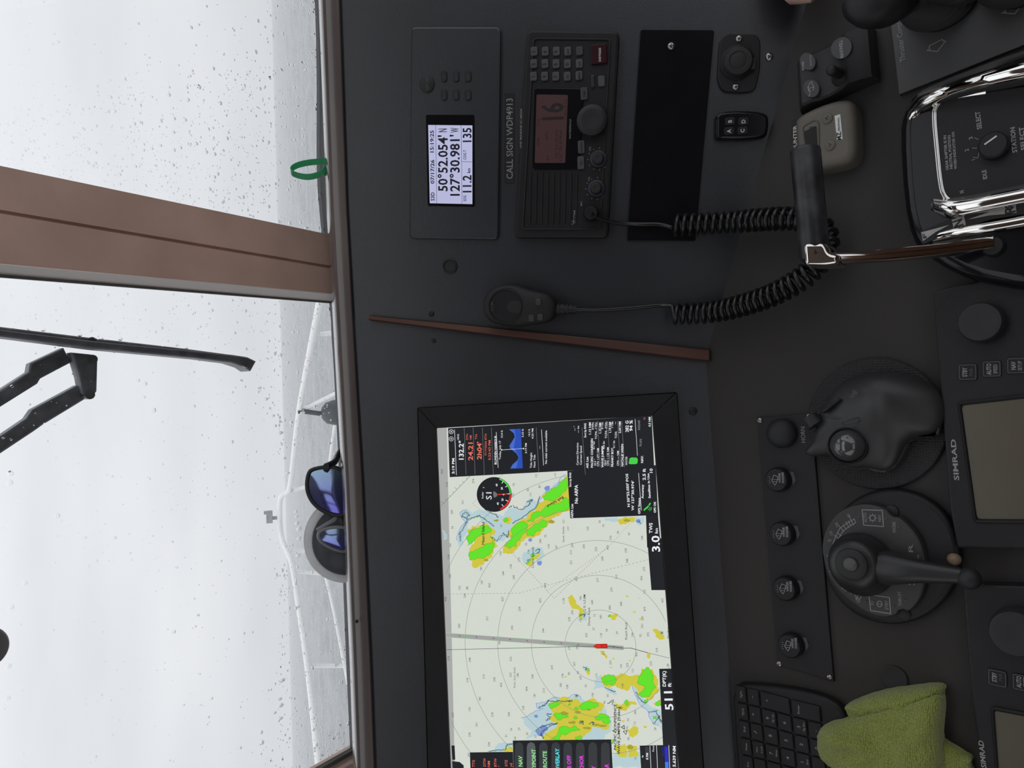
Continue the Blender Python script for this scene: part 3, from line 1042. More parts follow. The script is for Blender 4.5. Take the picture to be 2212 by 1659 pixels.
# high land: bright green
land = [(z2, [(320, 1230), (345, 1180), (400, 1150), (450, 1120), (500, 1130), (515, 1180), (460, 1190), (430, 1210), (390, 1230), (370, 1260), (330, 1290)]),
        (z2, [(345, 1340), (420, 1310), (480, 1270), (530, 1250), (545, 1290), (520, 1340), (470, 1380), (400, 1390), (350, 1400)]),
        (z2, [(930, 890), (1010, 830), (1060, 780), (1120, 740), (1135, 790), (1100, 860), (1050, 900), (980, 930), (940, 920)]),
        (z2, [(870, 1020), (950, 980), (1040, 950), (1110, 900), (1140, 920), (1140, 990), (1060, 1010), (990, 1040), (940, 1060), (860, 1090), (800, 1090)]),
        (z2, [(680, 1150), (720, 1110), (780, 1090), (810, 1130), (800, 1180), (760, 1220), (720, 1290), (660, 1310), (625, 1290), (640, 1260), (680, 1230), (690, 1190)]),
        (z2, [(800, 1160), (870, 1110), (940, 1080), (970, 1090), (960, 1130), (900, 1170), (860, 1210), (800, 1200)]),
        (z2, [(618, 1080), (645, 1062), (655, 1085), (630, 1098)]), (z2, [(790, 1430), (832, 1388), (842, 1395), (815, 1430)]), (z2, [(832, 1362), (860, 1342), (872, 1360), (838, 1380)]), (z2, [(400, 1050), (425, 1035), (430, 1050), (410, 1060)]),
        (z3, [(920, 180), (980, 140), (1030, 160), (990, 190), (940, 210)]), (z3, [(1190, 190), (1230, 150), (1290, 140), (1350, 155), (1365, 180), (1330, 205), (1250, 220), (1200, 205)]),
        (z3, [(965, 270), (1020, 245), (1060, 260), (1100, 280), (1040, 300), (1000, 310)]), (z3, [(1330, 290), (1400, 255), (1450, 270), (1470, 330), (1430, 345), (1390, 310), (1345, 310)]),
        (z3, [(1010, 390), (1060, 365), (1140, 360), (1200, 395), (1120, 410), (1040, 430), (1020, 480), (940, 480), (1000, 440)]), (z3, [(1160, 460), (1200, 445), (1220, 480), (1160, 480)]), (z3, [(1150, 210), (1172, 195), (1190, 210), (1170, 225)]), (z3, [(1095, 170), (1115, 160), (1112, 180), (1098, 182)]), (z3, [(1142, 285), (1165, 272), (1180, 290), (1155, 300)]), (z3, [(1480, 485), (1495, 480), (1492, 515), (1480, 520)]),
        (z1, [(1310, 990), (1350, 965), (1410, 965), (1430, 1000), (1390, 1040), (1330, 1030)]), (z1, [(1620, 930), (1660, 905), (1690, 940), (1700, 1000), (1720, 1060), (1680, 1110), (1620, 1130), (1590, 1110), (1640, 1060), (1580, 1020), (1590, 970)]),
        (z1, [(1480, 1170), (1510, 1150), (1520, 1180), (1500, 1190)]), (z1, [(1718, 1165), (1755, 1150), (1758, 1190), (1722, 1190)]), (z1, [(1365, 515), (1380, 512), (1378, 530), (1366, 530)]), (z1, [(1205, 918), (1222, 912), (1222, 932), (1208, 932)]), (z1, [(1700, 1270), (1725, 1268), (1722, 1292), (1702, 1290)]), (z1, [(1632, 1150), (1658, 1140), (1655, 1170), (1635, 1172)]), (z1, [(1152, 510), (1165, 505), (1166, 520), (1154, 522)])]
gr = Print('green_land', (96, 218, 40), 5, True)
ge = Print('land_outline', (60, 110, 40), 6)
for i, (z, p) in enumerate(land):
    gr.poly(z, p, .22, 3, 40 + i)
    ge.line(z, p, .45, closed=True, amp=.22, it=3, seed=40 + i)
gr.done()
ge.done()
# rocky coast: dark jagged scribble
rk = Print('rocky_coast', (42, 84, 92), 7, True)
RR = random.Random(5)
def scribble(z, pts, amp=9, n=6, w=.9):
    for a, b2 in zip(pts, pts[1:]):
        for _ in range(2):
            q = []
            for i in range(n + 1):
                t = i / n
                q.append((a[0] + (b2[0] - a[0]) * t + RR.uniform(-amp, amp), a[1] + (b2[1] - a[1]) * t + RR.uniform(-amp, amp)))
            rk.line(z, q, w)
scribble(z2, [(275, 1250), (270, 1190), (320, 1110), (330, 1080), (420, 1045), (470, 1070), (540, 1130)], 8, 7)
scribble(z2, [(280, 1060), (320, 1020), (345, 1040), (320, 1070), (290, 1050)], 10, 4)
scribble(z2, [(470, 1000), (560, 1040), (575, 1060)], 7, 4)
scribble(z2, [(660, 980), (690, 970), (770, 1000), (830, 950), (850, 920), (800, 940)], 9, 5)
scribble(z2, [(690, 1110), (770, 1060), (880, 980), (910, 890)], 6, 8)
scribble(z2, [(520, 1220), (560, 1250), (620, 1190), (650, 1220), (660, 1170)], 10, 5)
scribble(z2, [(870, 1330), (905, 1310), (900, 1340), (875, 1345)], 6, 3)
scribble(z2, [(1690, 1090), (1710, 1110)], 6, 3)
scribble(z3, [(830, 200), (880, 180), (920, 140), (1000, 140), (1100, 145), (1130, 135)], 9, 8)
scribble(z3, [(900, 310), (940, 290), (910, 260), (950, 250)], 9, 5)
scribble(z3, [(805, 410), (860, 370), (940, 345), (1000, 340), (960, 350), (880, 400), (850, 440), (880, 470)], 9, 6)
scribble(z3, [(1450, 160), (1490, 135), (1480, 180)], 10, 5)
scribble(z3, [(1280, 340), (1320, 330), (1310, 350)], 9, 4)
scribble(z3, [(1200, 330), (1230, 320), (1225, 345)], 8, 4)
scribble(z3, [(1420, 20), (1480, 50), (1510, 60)], 8, 5)
scribble(z3, [(1690, 60), (1740, 140), (1790, 160)], 9, 6)
scribble(z3, [(1810, 240), (1880, 230), (1890, 280), (1920, 330)], 10, 6)
scribble(z3, [(390, 585), (540, 570), (560, 520), (605, 525)], 7, 8)
scribble(z1, [(1175, 905), (1205, 915), (1190, 925)], 6, 4)
scribble(z1, [(1150, 520), (1190, 505), (1180, 530)], 6, 4)
scribble(z1, [(1700, 1330), (1750, 1270), (1765, 1320)], 8, 5)
for x, y in ((1765, 648), (1127, 1118)):
    for a in range(4):
        rk.line(z1, [(x - 14 * math.cos(a * PI / 4), y - 14 * math.sin(a * PI / 4)), (x + 14 * math.cos(a * PI / 4), y + 14 * math.sin(a * PI / 4))], .8)
rk.done()
# range rings and chart lines
inside = ccw(scr)
def in_scr(p):
    return all((inside[(i + 1) % 4] - inside[i]).cross(p - inside[i]) > 0.0008 for i in range(4)) if False else all(((inside[(i + 1) % 4].x - inside[i].x) * (p.y - inside[i].y) - (inside[(i + 1) % 4].y - inside[i].y) * (p.x - inside[i].x)) > 0.0006 for i in range(4))
ln = Print('range_ring', (120, 132, 122), 8, True)
c0 = FL.at(*z1(1305, 745), ln.h).xy
kk = FL.k(1298, 1396, ln.h)
for rpx in (77, 152, 228, 302, 377):
    pts = circ(c0, rpx * kk, 120)
    rm = MB()
    for i in range(120):
        a, b2 = pts[i], pts[(i + 1) % 120]
        if in_scr(a) and in_scr(b2):
            rm.line([a, b2], .8 * kk, ln.h)
    rm.obj('range_ring', glow('range_ring_ink', ln.c), sm, smooth=0)
ln = Print('compass_scale', (96, 130, 96), 8)
ln.line(z2, [(120, 970), (353, 730)], .9)
for i in range(8):
    x, y = 140 + i * 27, 950 - i * 28
    ln.line(z2, [(x, y), (x - (10 if i % 4 else 20), y - (9 if i % 4 else 18))], .8)
ln.done()
dl_ = Print('dashed_line', (150, 132, 150), 8, True)
dl_.line(z1, [(640, 45), (960, 390), (1350, 10)], 1.0, dash=3)
dl_.line(z1, [(145, 358), (700, 350), (895, 295), (1180, 220), (1665, 100)], .9, dash=4)
dl_.line(z2, [(610, 720), (370, 950), (540, 1080)], .8, dash=3)
dl_.line(z2, [(1625, 1110), (1440, 1310), (960, 1650)], .8, dash=3)
dl_.done()
tk = Print('course_band', (158, 156, 156), 9)
tk.poly(z1, [(150, 648), (1478, 745), (1478, 778), (155, 680)])
tk.done()
tg = Print('course_edge', (150, 205, 150), 10)
tg.line(z1, [(150, 648), (1478, 745)], .9).line(z1, [(155, 680), (1478, 777)], .9)
tg.done()
ar = Print('course_arrow', (140, 60, 140), 11, True)
for x, y in ((252, 670), (378, 679), (505, 688), (630, 697), (757, 706), (884, 716), (1013, 725), (1142, 736), (1405, 755)):
    ar.poly(z1, [(x - 8, y), (x + 7, y - 8), (x + 2, y), (x + 7, y + 8)])
ar.done()
hd = Print('heading_line', (60, 90, 62), 12)
hd.line(z1, [(155, 774), (1255, 748)], 1.0)
hd.done()
bt = Print('track_line', (40, 40, 40), 12)
bt.line(z1, [(1350, 750), (1400, 752), (1480, 762), (1535, 762), (1660, 797)], 1.2).line(z1, [(1660, 797), (1820, 836)], .7)
bt.done()
Print('own_ship', (212, 42, 36), 13).poly(z1, [(1252, 748), (1275, 732), (1355, 730), (1358, 762), (1278, 764)]).done()
ow = Print('own_ship_line', (90, 15, 15), 14)
ow.line(z1, [(1252, 748), (1275, 732), (1355, 730), (1358, 762), (1278, 764)], .7, closed=True).line(z1, [(1310, 733), (1310, 763)], .7).line(z1, [(1318, 740), (1350, 740), (1350, 756), (1318, 756)], .7, closed=True)
ow.done()
# soundings
S1 = '170,80,228;180,225,180;252,313,102;308,312,88;290,370,268;147,395,458;418,270,187;475,292,420;558,55,158;412,165,381;635,152,158;578,205,144;657,232,249;697,100,273;573,395,837;768,42,134;855,405,853;893,292,478;700,470,238;645,610,390;458,540,351;248,595,682;877,632,344;550,720,745;170,840,278;328,850,348;635,843,535;633,962,253;687,967,148;432,975,210;512,997,258;310,1003,218;943,907,259;797,975,308;562,1037,430;753,1067,404;812,1117,181;882,1080,210;403,1140,381;327,1220,190;497,1260,278;620,1258,368;728,1212,128;378,1333,361;327,1410,278;472,1483,258;200,1262,233;320,1560,241;600,1418,91;637,1370,56;697,1368,29;757,1400,81;667,1437,54;820,1425,37;1085,45,315;1085,120,351;1272,22,220;1320,92,249;1495,32,238;1505,110,348;1632,170,279;1612,238,426;1425,230,210;1285,253,377;1125,243,837;1388,325,259;1635,340,233;1768,405,663;1460,430,440;1375,458,846;1243,418,640;1157,388,742;1030,410,1138;1095,495,390;1072,547,238;1157,553,115;1262,518,72;1308,530,180;1255,618,27;1353,630,74;1310,668,118;1200,665,305;1430,648,39;1545,665,194;1605,668,92;1662,660,292;1617,595,561;1620,540,289;1637,470,479;1072,760,379;1130,755,289;1330,800,577;1575,808,450;1727,778,318;1110,880,207;1380,870,203;1460,897,141;1507,890,220;1547,930,121;1683,877,233;1810,890,98;1070,953,90;1022,970,138;1135,945,66;1157,985,187;1275,968,115;1195,1045,26;1008,1040,180;1057,1053,108;1247,1115,158;1360,1118,30;1335,1167,46;1472,1045,194;1565,1242,282;1512,1298,50;1562,1325,131;1505,1363,276;1515,1440,98;1568,1587,73;1715,1367,28'
S2 = '128,695,458;168,800,218;378,772,374;293,940,161;207,1018,289;212,1143,74;195,1283,141;700,798,92;812,840,82;905,815,82;833,878,151;878,728,121;1030,725,115;692,885,123;600,1125,91;912,1250,240;953,1210,75;797,1275,26;978,1293,154;1040,1300,187;1097,1093,131;1135,1150,177;1167,1283,299;1258,1292,243;1290,1150,105;1383,1095,56;1415,1127,79;1530,1180,90;1620,1192,97;1470,1223,226;1722,1225,144;1448,1300,430'
so = Print('depth_number', (96, 98, 96), 9, True)
for S, z in ((S1, z1), (S2, z2)):
    for it in S.split(';'):
        x, y, t = it.split(',')
        so.text(z, t, float(x) + 8, float(y), cap=4.6, align='C', wf=.98)
so.text(z1, 'Rock, Sand, Shells', 670, 1060, 905, cap=4.5).text(z2, 'Sand, Shells', 1103, 1260, 1132, cap=4.5)
so.done()
nm = Print('place_name', (44, 52, 44), 10, True)
nm.text(z2, 'Crane Islands', 860, 1465, 1295, cap=5).text(z1, 'Davey Rock', 1228, 595, 458, cap=5).text(z1, 'Q R 1s3.8M', 1195, 490, 360, cap=5).text(z1, 'Roach Rock', 1506, 700, 567, cap=5).text(z1, 'Alex Rock', 1818, 692, 602, cap=4)
nm.text(z2, 'Heard Island', 466, 1278, 1096, cap=6, bold=True)
nm.text(z2, 'Bell Island', 1092, 890, 965, cap=5.5, bold=True, x2=962)
nm.done()
ais = Print('vessel_name', (30, 36, 26), 15, True)
ais.text(z1, 'PACIFIC CONFIDENCE', 1425, 1525, 1182, cap=5.5, bold=True).text(z1, 'WAVE JUMPER [0.6kn]', 1452, 1557, 1202, cap=5.5, bold=True)
ais.line(z1, [(1395, 1380), (1425, 1370), (1420, 1395)], 1.2, closed=True).line(z1, [(1483, 1340), (1462, 1355), (1486, 1368)], 1.4, closed=True).line(z1, [(1475, 1385), (1502, 1380), (1498, 1408)], 1.2, closed=True)
ais.done()
# dark data panels
pn = Print('data_panel', (26, 29, 34), 16, True)
pn.poly(z2, [(190, 740), (176, 350), (1797, 250), (1818, 652)])
pn.poly(z2, [(1126, 690), (1150, 1068), (1750, 1046), (1850, 1046), (1830, 645)])
pn.poly(z1, [(1655, -60), (1687, 328), (1797, 328), (1775, -60)])
pn.poly(z2, [(1752, 1040), (1762, 1300), (1872, 1300), (1845, 1000)])
pn.poly(z1, [(1745, 917), (1842, 915), (1892, 1700), (1888, 2000), (1800, 2000)])
pn.poly(z3, [(225, 595), (607, 590), (625, 1160), (245, 1160)])
pn.poly(z3, [(605, 490), (1476, 480), (1510, 1160), (625, 1160)])
pn.poly(z3, [(1728, 535), (1942, 530), (1975, 1160), (1765, 1160)])
pn.poly(z3, [(62, 535), (90, 533), (96, 660), (70, 662)])
pn.poly(z3, [(68, 672), (135, 680), (170, 710), (180, 900), (80, 900)])
pn.poly(z2, [(405 + 139 + 139 * math.cos(a) - 0, 878 + 139 * math.sin(a)) for a in [k * PI / 20 for k in range(40)]])
pn.done()
mbn = Print('menu_button', (52, 55, 58), 17, True)
for i, x in enumerate((660, 767, 876, 985, 1091, 1201, 1312, 1424)):
    pts = [(x - 38, 1150), (x - 38, 550), (x - 30, 518), (x, 503), (x + 30, 518), (x + 38, 550), (x + 50, 1150)]
    if i != 1:
        mbn.poly(z3, pts)
mbn.poly(z3, [(1775, 560), (1782, 545), (1800, 545), (1808, 560), (1815, 655), (1780, 655)])
mbn.done()
Print('menu_button_lit', (84, 88, 90), 17).poly(z3, [(767 - 38, 1150), (767 - 38, 550), (767 - 30, 518), (767, 503), (767 + 30, 518), (767 + 38, 550), (767 + 50, 1150)]).done()
wt = Print('data_text', (226, 228, 232), 18, True)
T = lambda *a, **k: wt.text(z2, *a, **k)
T('3:19 PM', 228, 715, 588, cap=5.5, bold=True); T('132.2°', 300, 612, 447, cap=10, bold=True); T('HDG', 264, 445, 396, cap=4)
T('BLUNDEN HARBOUR', 563, 640, 410, cap=4.6, bold=True); T('Today, July 17', 597, 600, 450, cap=4); T('15.0 ft', 612, 430, 367, cap=4)
T('5.63 ft', 778, 422, 356, cap=4); T('3:19 PM', 804, 552, 468, cap=4); T('Tide Height', 845, 668, 545, cap=4.3); T('14.3 ft', 830, 418, 356, cap=4); T('Next Tide', 872, 665, 561, cap=4.3); T('4:20 PM', 857, 435, 351, cap=4)
T('---', 912, 515, 490, cap=4); T('No tidal current available', 965, 635, 368, cap=4.5); T('Current Direction', 1215, 645, 465, cap=4.5); T('Current Speed', 1242, 643, 490, cap=4.5); T('--- °', 1192, 372, 332, cap=4); T('--- kn', 1220, 388, 330, cap=4)
T('AIS List', 1294, 668, 578, cap=4.5, bold=True); T('Sort by RNG', 1276, 425, 310, cap=4.2, bold=True)
T('PACIFIC CONFIDEN', 1331, 665, 432, cap=4.6, bold=True); T('1.12 NM', 1315, 405, 303, cap=4.6, bold=True); T('33.5 °', 1355, 650, 595, cap=4.2); T('0.1 kn', 1345, 518, 455, cap=4.2); T("0'09s", 1337, 362, 302, cap=4.2); T('CPA 1.071 NM', 1379, 655, 508, cap=4.5); T("TCPA -1'42s", 1363, 438, 303, cap=4.4)
T('WAVE JUMPER', 1415, 663, 490, cap=4.6, bold=True); T('1.15 NM', 1396, 395, 305, cap=4.6, bold=True); T('156.0 °', 1436, 652, 590, cap=4.2); T('0.6 kn', 1424, 515, 452, cap=4.2); T("0'13s", 1412, 358, 302, cap=4.2); T('CPA 1.135 NM', 1458, 650, 502, cap=4.5); T("TCPA -0'50s", 1443, 432, 298, cap=4.4)
T('FRANKY BOY', 1493, 658, 508, cap=4.6, bold=True); T('1.19 NM', 1475, 390, 300, cap=4.6, bold=True); T('0.1 kn', 1505, 508, 448, cap=4.2); T("1'18s", 1492, 352, 296, cap=4.2); T('CPA --- NM', 1538, 650, 530, cap=4.5); T('TCPA', 1522, 432, 376, cap=4.5); T('---', 1515, 320, 298, cap=4)
T('NATALIE WREN', 1573, 655, 475, cap=4.6, bold=True); T('2.64 NM', 1553, 390, 296, cap=4.6, bold=True)
T('WATER', 1605, 645, 576, cap=4.2); T('282 G', 1614, 382, 289, cap=6.5, bold=True); T('94 %', 1646, 373, 286, cap=6.5, bold=True)
T('NAV.', 1731, 628, 568, cap=5, bold=True); T('0.5 NM', 1790, 338, 260, cap=4.5, bold=True)
T('ARPA List', 1173, 1065, 953, cap=4.6, bold=True); T('Sort by RNG', 1157, 818, 703, cap=4.2, bold=True); T('No ARPA', 1210, 952, 802, cap=6.8, bold=True)
T("N 50°52.050' POS", 1625, 978, 712, cap=5.2, bold=True, x2=1610); T("W 127°30.974'", 1657, 1005, 768, cap=5.2, bold=True); T('GPS Status', 1707, 1035, 905, cap=4.6, bold=True); T('Accuracy', 1734, 910, 800, cap=4.8, bold=True); T('2.5 ft', 1750, 765, 673, cap=6.2, bold=True)
T('Satellites in Use', 1790, 908, 710, cap=4.5, bold=True, x2=1778); T('10', 1805, 713, 671, cap=6, bold=True); T('GPS OK', 1832, 1025, 935, cap=4.6, bold=True)
T('3.0', 1864, 1338, 1205, cap=16.5, bold=True, x2=1858); T('TWS', 1804, 1188, 1104, cap=7, bold=True); T('kn', 1847, 1190, 1145, cap=6, bold=True)
T('Rudder', 458, 911, 857, cap=3.6); T('S1', 523, 921, 846, cap=12); T('°', 485, 828, 818, cap=8)
for x, y, t in ((571, 803, '40'), (612, 830, '20'), (626, 878, '0'), (617, 920, '20'), (580, 951, '40')):
    T(t, x, y, cap=4, align='C', bold=True)
wt.text(z1, '511', 1851, 1228, 1065, cap=17, bold=True, x2=1838).text(z1, 'DPT(K)', 1795, 1052, 932, cap=7, bold=True).text(z1, 'ft', 1835, 1053, 1023, cap=7, bold=True)
wt.text(z3, 'to', 1760, 640, 622, cap=4, bold=True).text(z3, '8 PM', 1803, 660, 600, cap=4.4, bold=True).text(z3, 'Foot', 1856, 590, 535, cap=4).text(z3, '5.639 NM', 2046, 725, 538, cap=6.2, bold=True)
for a, b2 in (((1818, 540), (1845, 1100)), ((1877, 535), (1900, 1100)), ((1985, 533), (2010, 1100))):
    wt.line(z3, [a, b2], 1.0)
for x0, ya, x1, yb, w in ((243, 722, 228, 362, .9), (575, 665, 560, 382, .9), (937, 645, 921, 362, .9), (1716, 1005, 1694, 708, .9), (1685, 568, 1666, 278, .8)):
    wt.line(z2, [(x0, ya), (x1, yb)], w)
wt.line(z2, [(600, 524), (770, 512)], .8).poly(z2, [(600, 530), (612, 522), (600, 515)]).poly(z2, [(782, 520), (768, 512), (782, 505)])
for cy in (435, 378):
    wt.line(z2, [(202 + 17 * math.cos(a), cy + 17 * math.sin(a)) for a in [k * PI / 10 for k in range(20)]], .8, closed=True)
wt.line(z2, [(193, 435), (211, 435)], .8).line(z2, [(202, 426), (202, 444)], .8).line(z2, [(195, 371), (209, 385)], .8).line(z2, [(209, 371), (195, 385)], .8)
for a in (-.95, -.55, 0, .5, .95):
    ca, sa = math.cos(a), math.sin(a)
    wt.line(z2, [(545 + 104 * ca, 873 + 104 * sa), (545 + 122 * ca, 873 + 122 * sa)], 1.5)
wt.done()
gy = Print('grey_text', (140, 142, 146), 18, True)
gy.text(z2, 'PLAN.', 1719, 495, 430, cap=4.8).text(z2, 'RADAR', 1706, 365, 286, cap=4.8)
for x0, x1 in ((320, 305), (392, 376), (465, 450), (537, 521), (901, 878), (1270, 1243)):
    gy.line(z2, [(x0, 720), (x1, 345)], .5)
for x0, x1 in ((1388, 1368), (1468, 1447), (1550, 1527), (1582, 1560)):
    gy.line(z2, [(x0, 660), (x1, 295)], .5)
gy.done()
sal = Print('salmon_text', (226, 112, 92), 18, True)
sal.text(z2, '24.21', 373, 607, 452, cap=9.5, bold=True).text(z2, 'DTA', 335, 443, 396, cap=4).text(z2, 'NM', 364, 443, 406, cap=4).text(z2, "2h04'", 443, 600, 457, cap=9.5, bold=True).text(z2, 'TTA', 408, 440, 396, cap=4).text(z2, '7/17/2026 ETA', 483, 570, 392, cap=4).text(z2, '5:23:43 PM', 516, 605, 444, cap=5)
for t, x, y0, y1 in (('TTG', 268, 726, 662), ('DTW', 366, 722, 647), ('NM', 404, 728, 670), ('BTW', 462, 724, 648), ('°', 500, 726, 712), ('XTE', 558, 722, 662), ('yd', 600, 724, 690)):
    sal.text(z3, t, x, y0, y1, cap=5.5)
sal.text(z2, 'TX', 1748, 283, 262, cap=3.5)
sal.done()
for nme, cl, items in (('green_menu_text', (150, 226, 150), (('NAV', 688, 628), ('WAYPOINT', 806, 567), ('ROUTE', 904, 583))), ('cyan_menu_text', (88, 222, 232), (('OVERLAY', 1014, 562),)), ('magenta_menu_text', (222, 62, 226), (('MOB OFF', 1118, 622), ('ANCHOR', 1228, 624), ('DISPLAY', 1335, 716), ('CLEAR', 1452, 700)))):
    pr = Print(nme, cl, 18, True)
    for t, x, y in items:
        # right-hand end is in view; the rest runs out of the picture
        pr.text(z3, t, x, y, cap=8.2, bold=True, align='R', wf=.92)
    pr.done()
bl = Print('tide_graph', (66, 104, 196), 17)
bl.poly(z2, [(672, 672), (690, 640), (730, 605), (738, 580), (720, 550), (672, 512), (665, 490), (690, 450), (708, 420), (700, 390), (662, 360), (755, 355), (772, 668)])
bl.done()
bl2 = Print('tide_shade', (40, 76, 178), 18)
bl2.poly(z2, [(720, 668), (735, 600), (742, 578), (722, 540), (700, 505), (715, 420), (705, 358), (755, 356), (772, 667)])
bl2.done()
gg = Print('green_icon', (70, 200, 70), 18, True)
arcp = lambda r, a0, a1: [(545 + r * math.cos(a0 + (a1 - a0) * i / 12), 876 + r * math.sin(a0 + (a1 - a0) * i / 12)) for i in range(13)]
gg.poly(z2, arcp(134, -1.25, -.02) + arcp(122, -.02, -1.25))
gg.poly(z2, [(1615, 632), (1622, 590), (1640, 583), (1680, 585), (1688, 600), (1685, 630), (1670, 636), (1630, 637)])
gg.poly(z2, [(1750, 985), (1770, 965), (1778, 975), (1758, 995)]).poly(z2, [(1732, 1000), (1752, 980), (1758, 990), (1740, 1010)]).poly(z2, [(1772, 960), (1785, 942), (1792, 950), (1780, 970)])
gl2 = Print('signal_arc', (70, 200, 70), 18)
gl2.line(z2, [(1770, 1000), (1782, 992), (1785, 980)], 1.2).line(z2, [(1782, 1008), (1795, 995), (1797, 980)], 1.2)
gl2.done()
rd = Print('red_gauge', (226, 44, 40), 18)
rd.poly(z2, arcp(134, .02, 1.2) + arcp(122, 1.2, .02))
rd.line(z2, [(555, 880), (652, 874)], 1.8)
rd.done()
Print('gauge_hub', (110, 110, 112), 19).poly(z2, [(540, 850), (565, 868), (566, 892), (543, 905), (535, 878)]).done()
db = Print('depth_bar', (34, 40, 190), 18)
db.poly(z3, [(1947, 545), (1975, 543), (1982, 680), (1952, 682)])
db.text(z3, '55.0 ft', 1942, 628, 548, cap=4)
db.done()
Print('depth_bar_end', (60, 120, 235), 18).poly(z3, [(1952, 680), (1982, 678), (1990, 1100), (1965, 1100)]).done()
c = FL.at(1433, 876, .0085)
MB().lathe([(.0011, .0082), (.0009, .0092)], c.xy, 10).obj('status_light', M_dark, cp)

# ------------------------------------------------------------------ on the radio panel
def rpoly(F, pts, h, r, n=4):
    return rnd(F.q(pts, h), r, n)
def box_px(F, x, y, w, hgt, h, r=.15, ang=None):
    """rounded box outline at picture (x, y), w along the picture's y (across), hgt along x (up)"""
    c = F.at(x, y, h).xy
    k = F.k(x, y, h)
    a, b_ = w * k / 2, hgt * k / 2
    return rnd([c + Vector((-a, -b_)), c + Vector((a, -b_)), c + Vector((a, b_)), c + Vector((-a, b_))], min(a, b_) * r * 2, 3)

# satellite position display
gp = thing('position_display', 'black satellite position display with glowing white screen above the radio', 'navigation display', FR)
MB().prism(rpoly(FR, [(884, 516), (1076, 518), (1082, 58), (888, 58)], .004, .006), .0003, .005, .002).obj('housing', M_panel, gp)
hs = .0052
lcd = FR.q([(925, 270), (928.5, 439), (1020.5, 441), (1020.5, 271)], hs)
MB().prism(rpoly(FR, [(920, 248), (924, 445), (1026, 447), (1025, 248)], hs, .002), .0049, hs).obj('lens', M_blackg, gp)
lo = MB().flat(lcd, hs + .0002).obj('screen', glow('position_screen', (176, 178, 212)), gp, smooth=0)
ht = hs + .0004
m = MB()
X = lambda t, x, y0, y1, cap, b_=True: m.text(FR, t, (x, y0), (x, y1), cap, ht, b_)
X('S3D', 938.5, 434, 415, 8); X('07/17/26', 938, 397, 345, 8); X('15:19:25', 937, 332, 281, 8)
X("50°52.054'", 966.5, 414, 291, 20); X("127°30.981'", 992.5, 428, 290, 20)
X('SOG', 1007, 435, 422, 6); X('11.2', 1018, 420, 378, 18.5); X('kn', 1016, 374, 363, 7); X('COG T', 1007, 345, 324, 6); X('135', 1018, 311, 275, 18.5)
for a, b_ in (((941, 270), (943.5, 439)), ((996, 270), (998, 440)), ((997, 349), (1020, 350))):
    m.line(FR.q([a, b_], ht), .0004, ht)
m.obj('screen_text', mat('lcd_ink', (.012, .014, .03), rough=.4), lo, smooth=0)
m = MB()
X('N', 965, 286, 277, 18); X('W', 991, 286, 276, 18)
m.obj('screen_text', mat('lcd_ink_dim', (.10, .10, .13), rough=.4), lo, smooth=0)
c = FR.at(922, 182, .005).xy
k = FR.k(922, 182)
MB().lathe([(18 * k, .005), (18 * k, .0062), (16 * k, .0068)], c, 28, 1, .92).obj('cursor_pad', M_dark, gp)
m = MB()
m.text(FR, 'GP-39', (926, 195), (926, 168), 6, .0069)
for x, y, t in ((962, 205, 'MENU'), (962, 165, 'ENT'), (988, 205, 'DISP'), (988, 165, 'GOTO'), (1014, 205, 'MARK'), (1014, 165, 'BRILL')):
    MB().prism(box_px(FR, x - 3, y, 24, 14, .005, .5), .005, .0064, .0006).obj('button', M_dark, gp)
    m.text(FR, t, (x - 1, y), None, 3.6, .0066, align='C')
m.obj('lettering', M_printd, gp, smooth=0)

# call sign tape
o = MB().prism(rpoly(FR, [(1089, 396), (1111, 397), (1112, 201), (1090, 201)], 0, .001), 0, .0006).obj('call_sign_label', mat('label_tape', (.020, .020, .024), rough=.35), F=FR, smooth=0)
tag(o, 'black tape label reading CALL SIGN WDP4913 above the radio', 'label')
MB().text(FR, 'CALL SIGN WDP4913', (1107.5, 387), (1107.5, 211), 13.5, .0008).obj('lettering', M_printg, o, smooth=0)

# VHF radio
vr = thing('vhf_radio', 'black marine VHF radio with red screen, keypad and round dial', 'radio', FR)
MB().prism(rpoly(FR, [(1112, 515), (1314, 515), (1339, 69), (1139, 66)], .006, .007), .0003, .010, .003).obj('housing', M_black, vr)
hf = .010
MB().frame(rpoly(FR, [(1128, 497), (1298, 497), (1320, 84), (1152, 82)], hf, .005), .0016, hf - .001, hf + .0018, .0006).obj('face_rim', M_dark, vr)
MB().prism(rpoly(FR, [(1150, 366), (1252, 366), (1262, 192), (1155, 190)], hf, .003), hf - .002, hf + .0016, .0008).obj('screen_surround', M_blackg, vr)
lq = rpoly(FR, [(1155, 352), (1221, 352), (1227, 205), (1159, 204)], hf + .0018, .0015)
lo = MB().flat(lq, hf + .0018).obj('screen', glow('radio_screen', (52, 34, 36)), vr, smooth=0)
m = MB()
hh = hf + .0020
m.text(FR, '16', (1216, 266), (1216, 221), 46, hh, True)
m.text(FR, '25W', (1166, 316), (1166, 296), 6, hh); m.text(FR, 'CH', (1166, 270), (1166, 256), 5, hh); m.text(FR, 'RX', (1186, 347), (1186, 335), 6, hh); m.text(FR, 'INTL', (1184, 302), (1184, 282), 6, hh)
m.text(FR, '50°52.052N', (1205, 342), (1205, 280), 6, hh); m.text(FR, '127°30.979W', (1214, 350), (1214, 280), 6, hh); m.text(FR, 'CALLING', (1224, 258), (1224, 214), 6, hh)
m.obj('screen_text', mat('radio_ink', (.012, .008, .008), rough=.5), lo, smooth=0)
M_key = mat('grey_key', (.075, .074, .078), rough=.5, vary=.08)
rowsx = [1153, 1177, 1201, 1225.6, 1251]
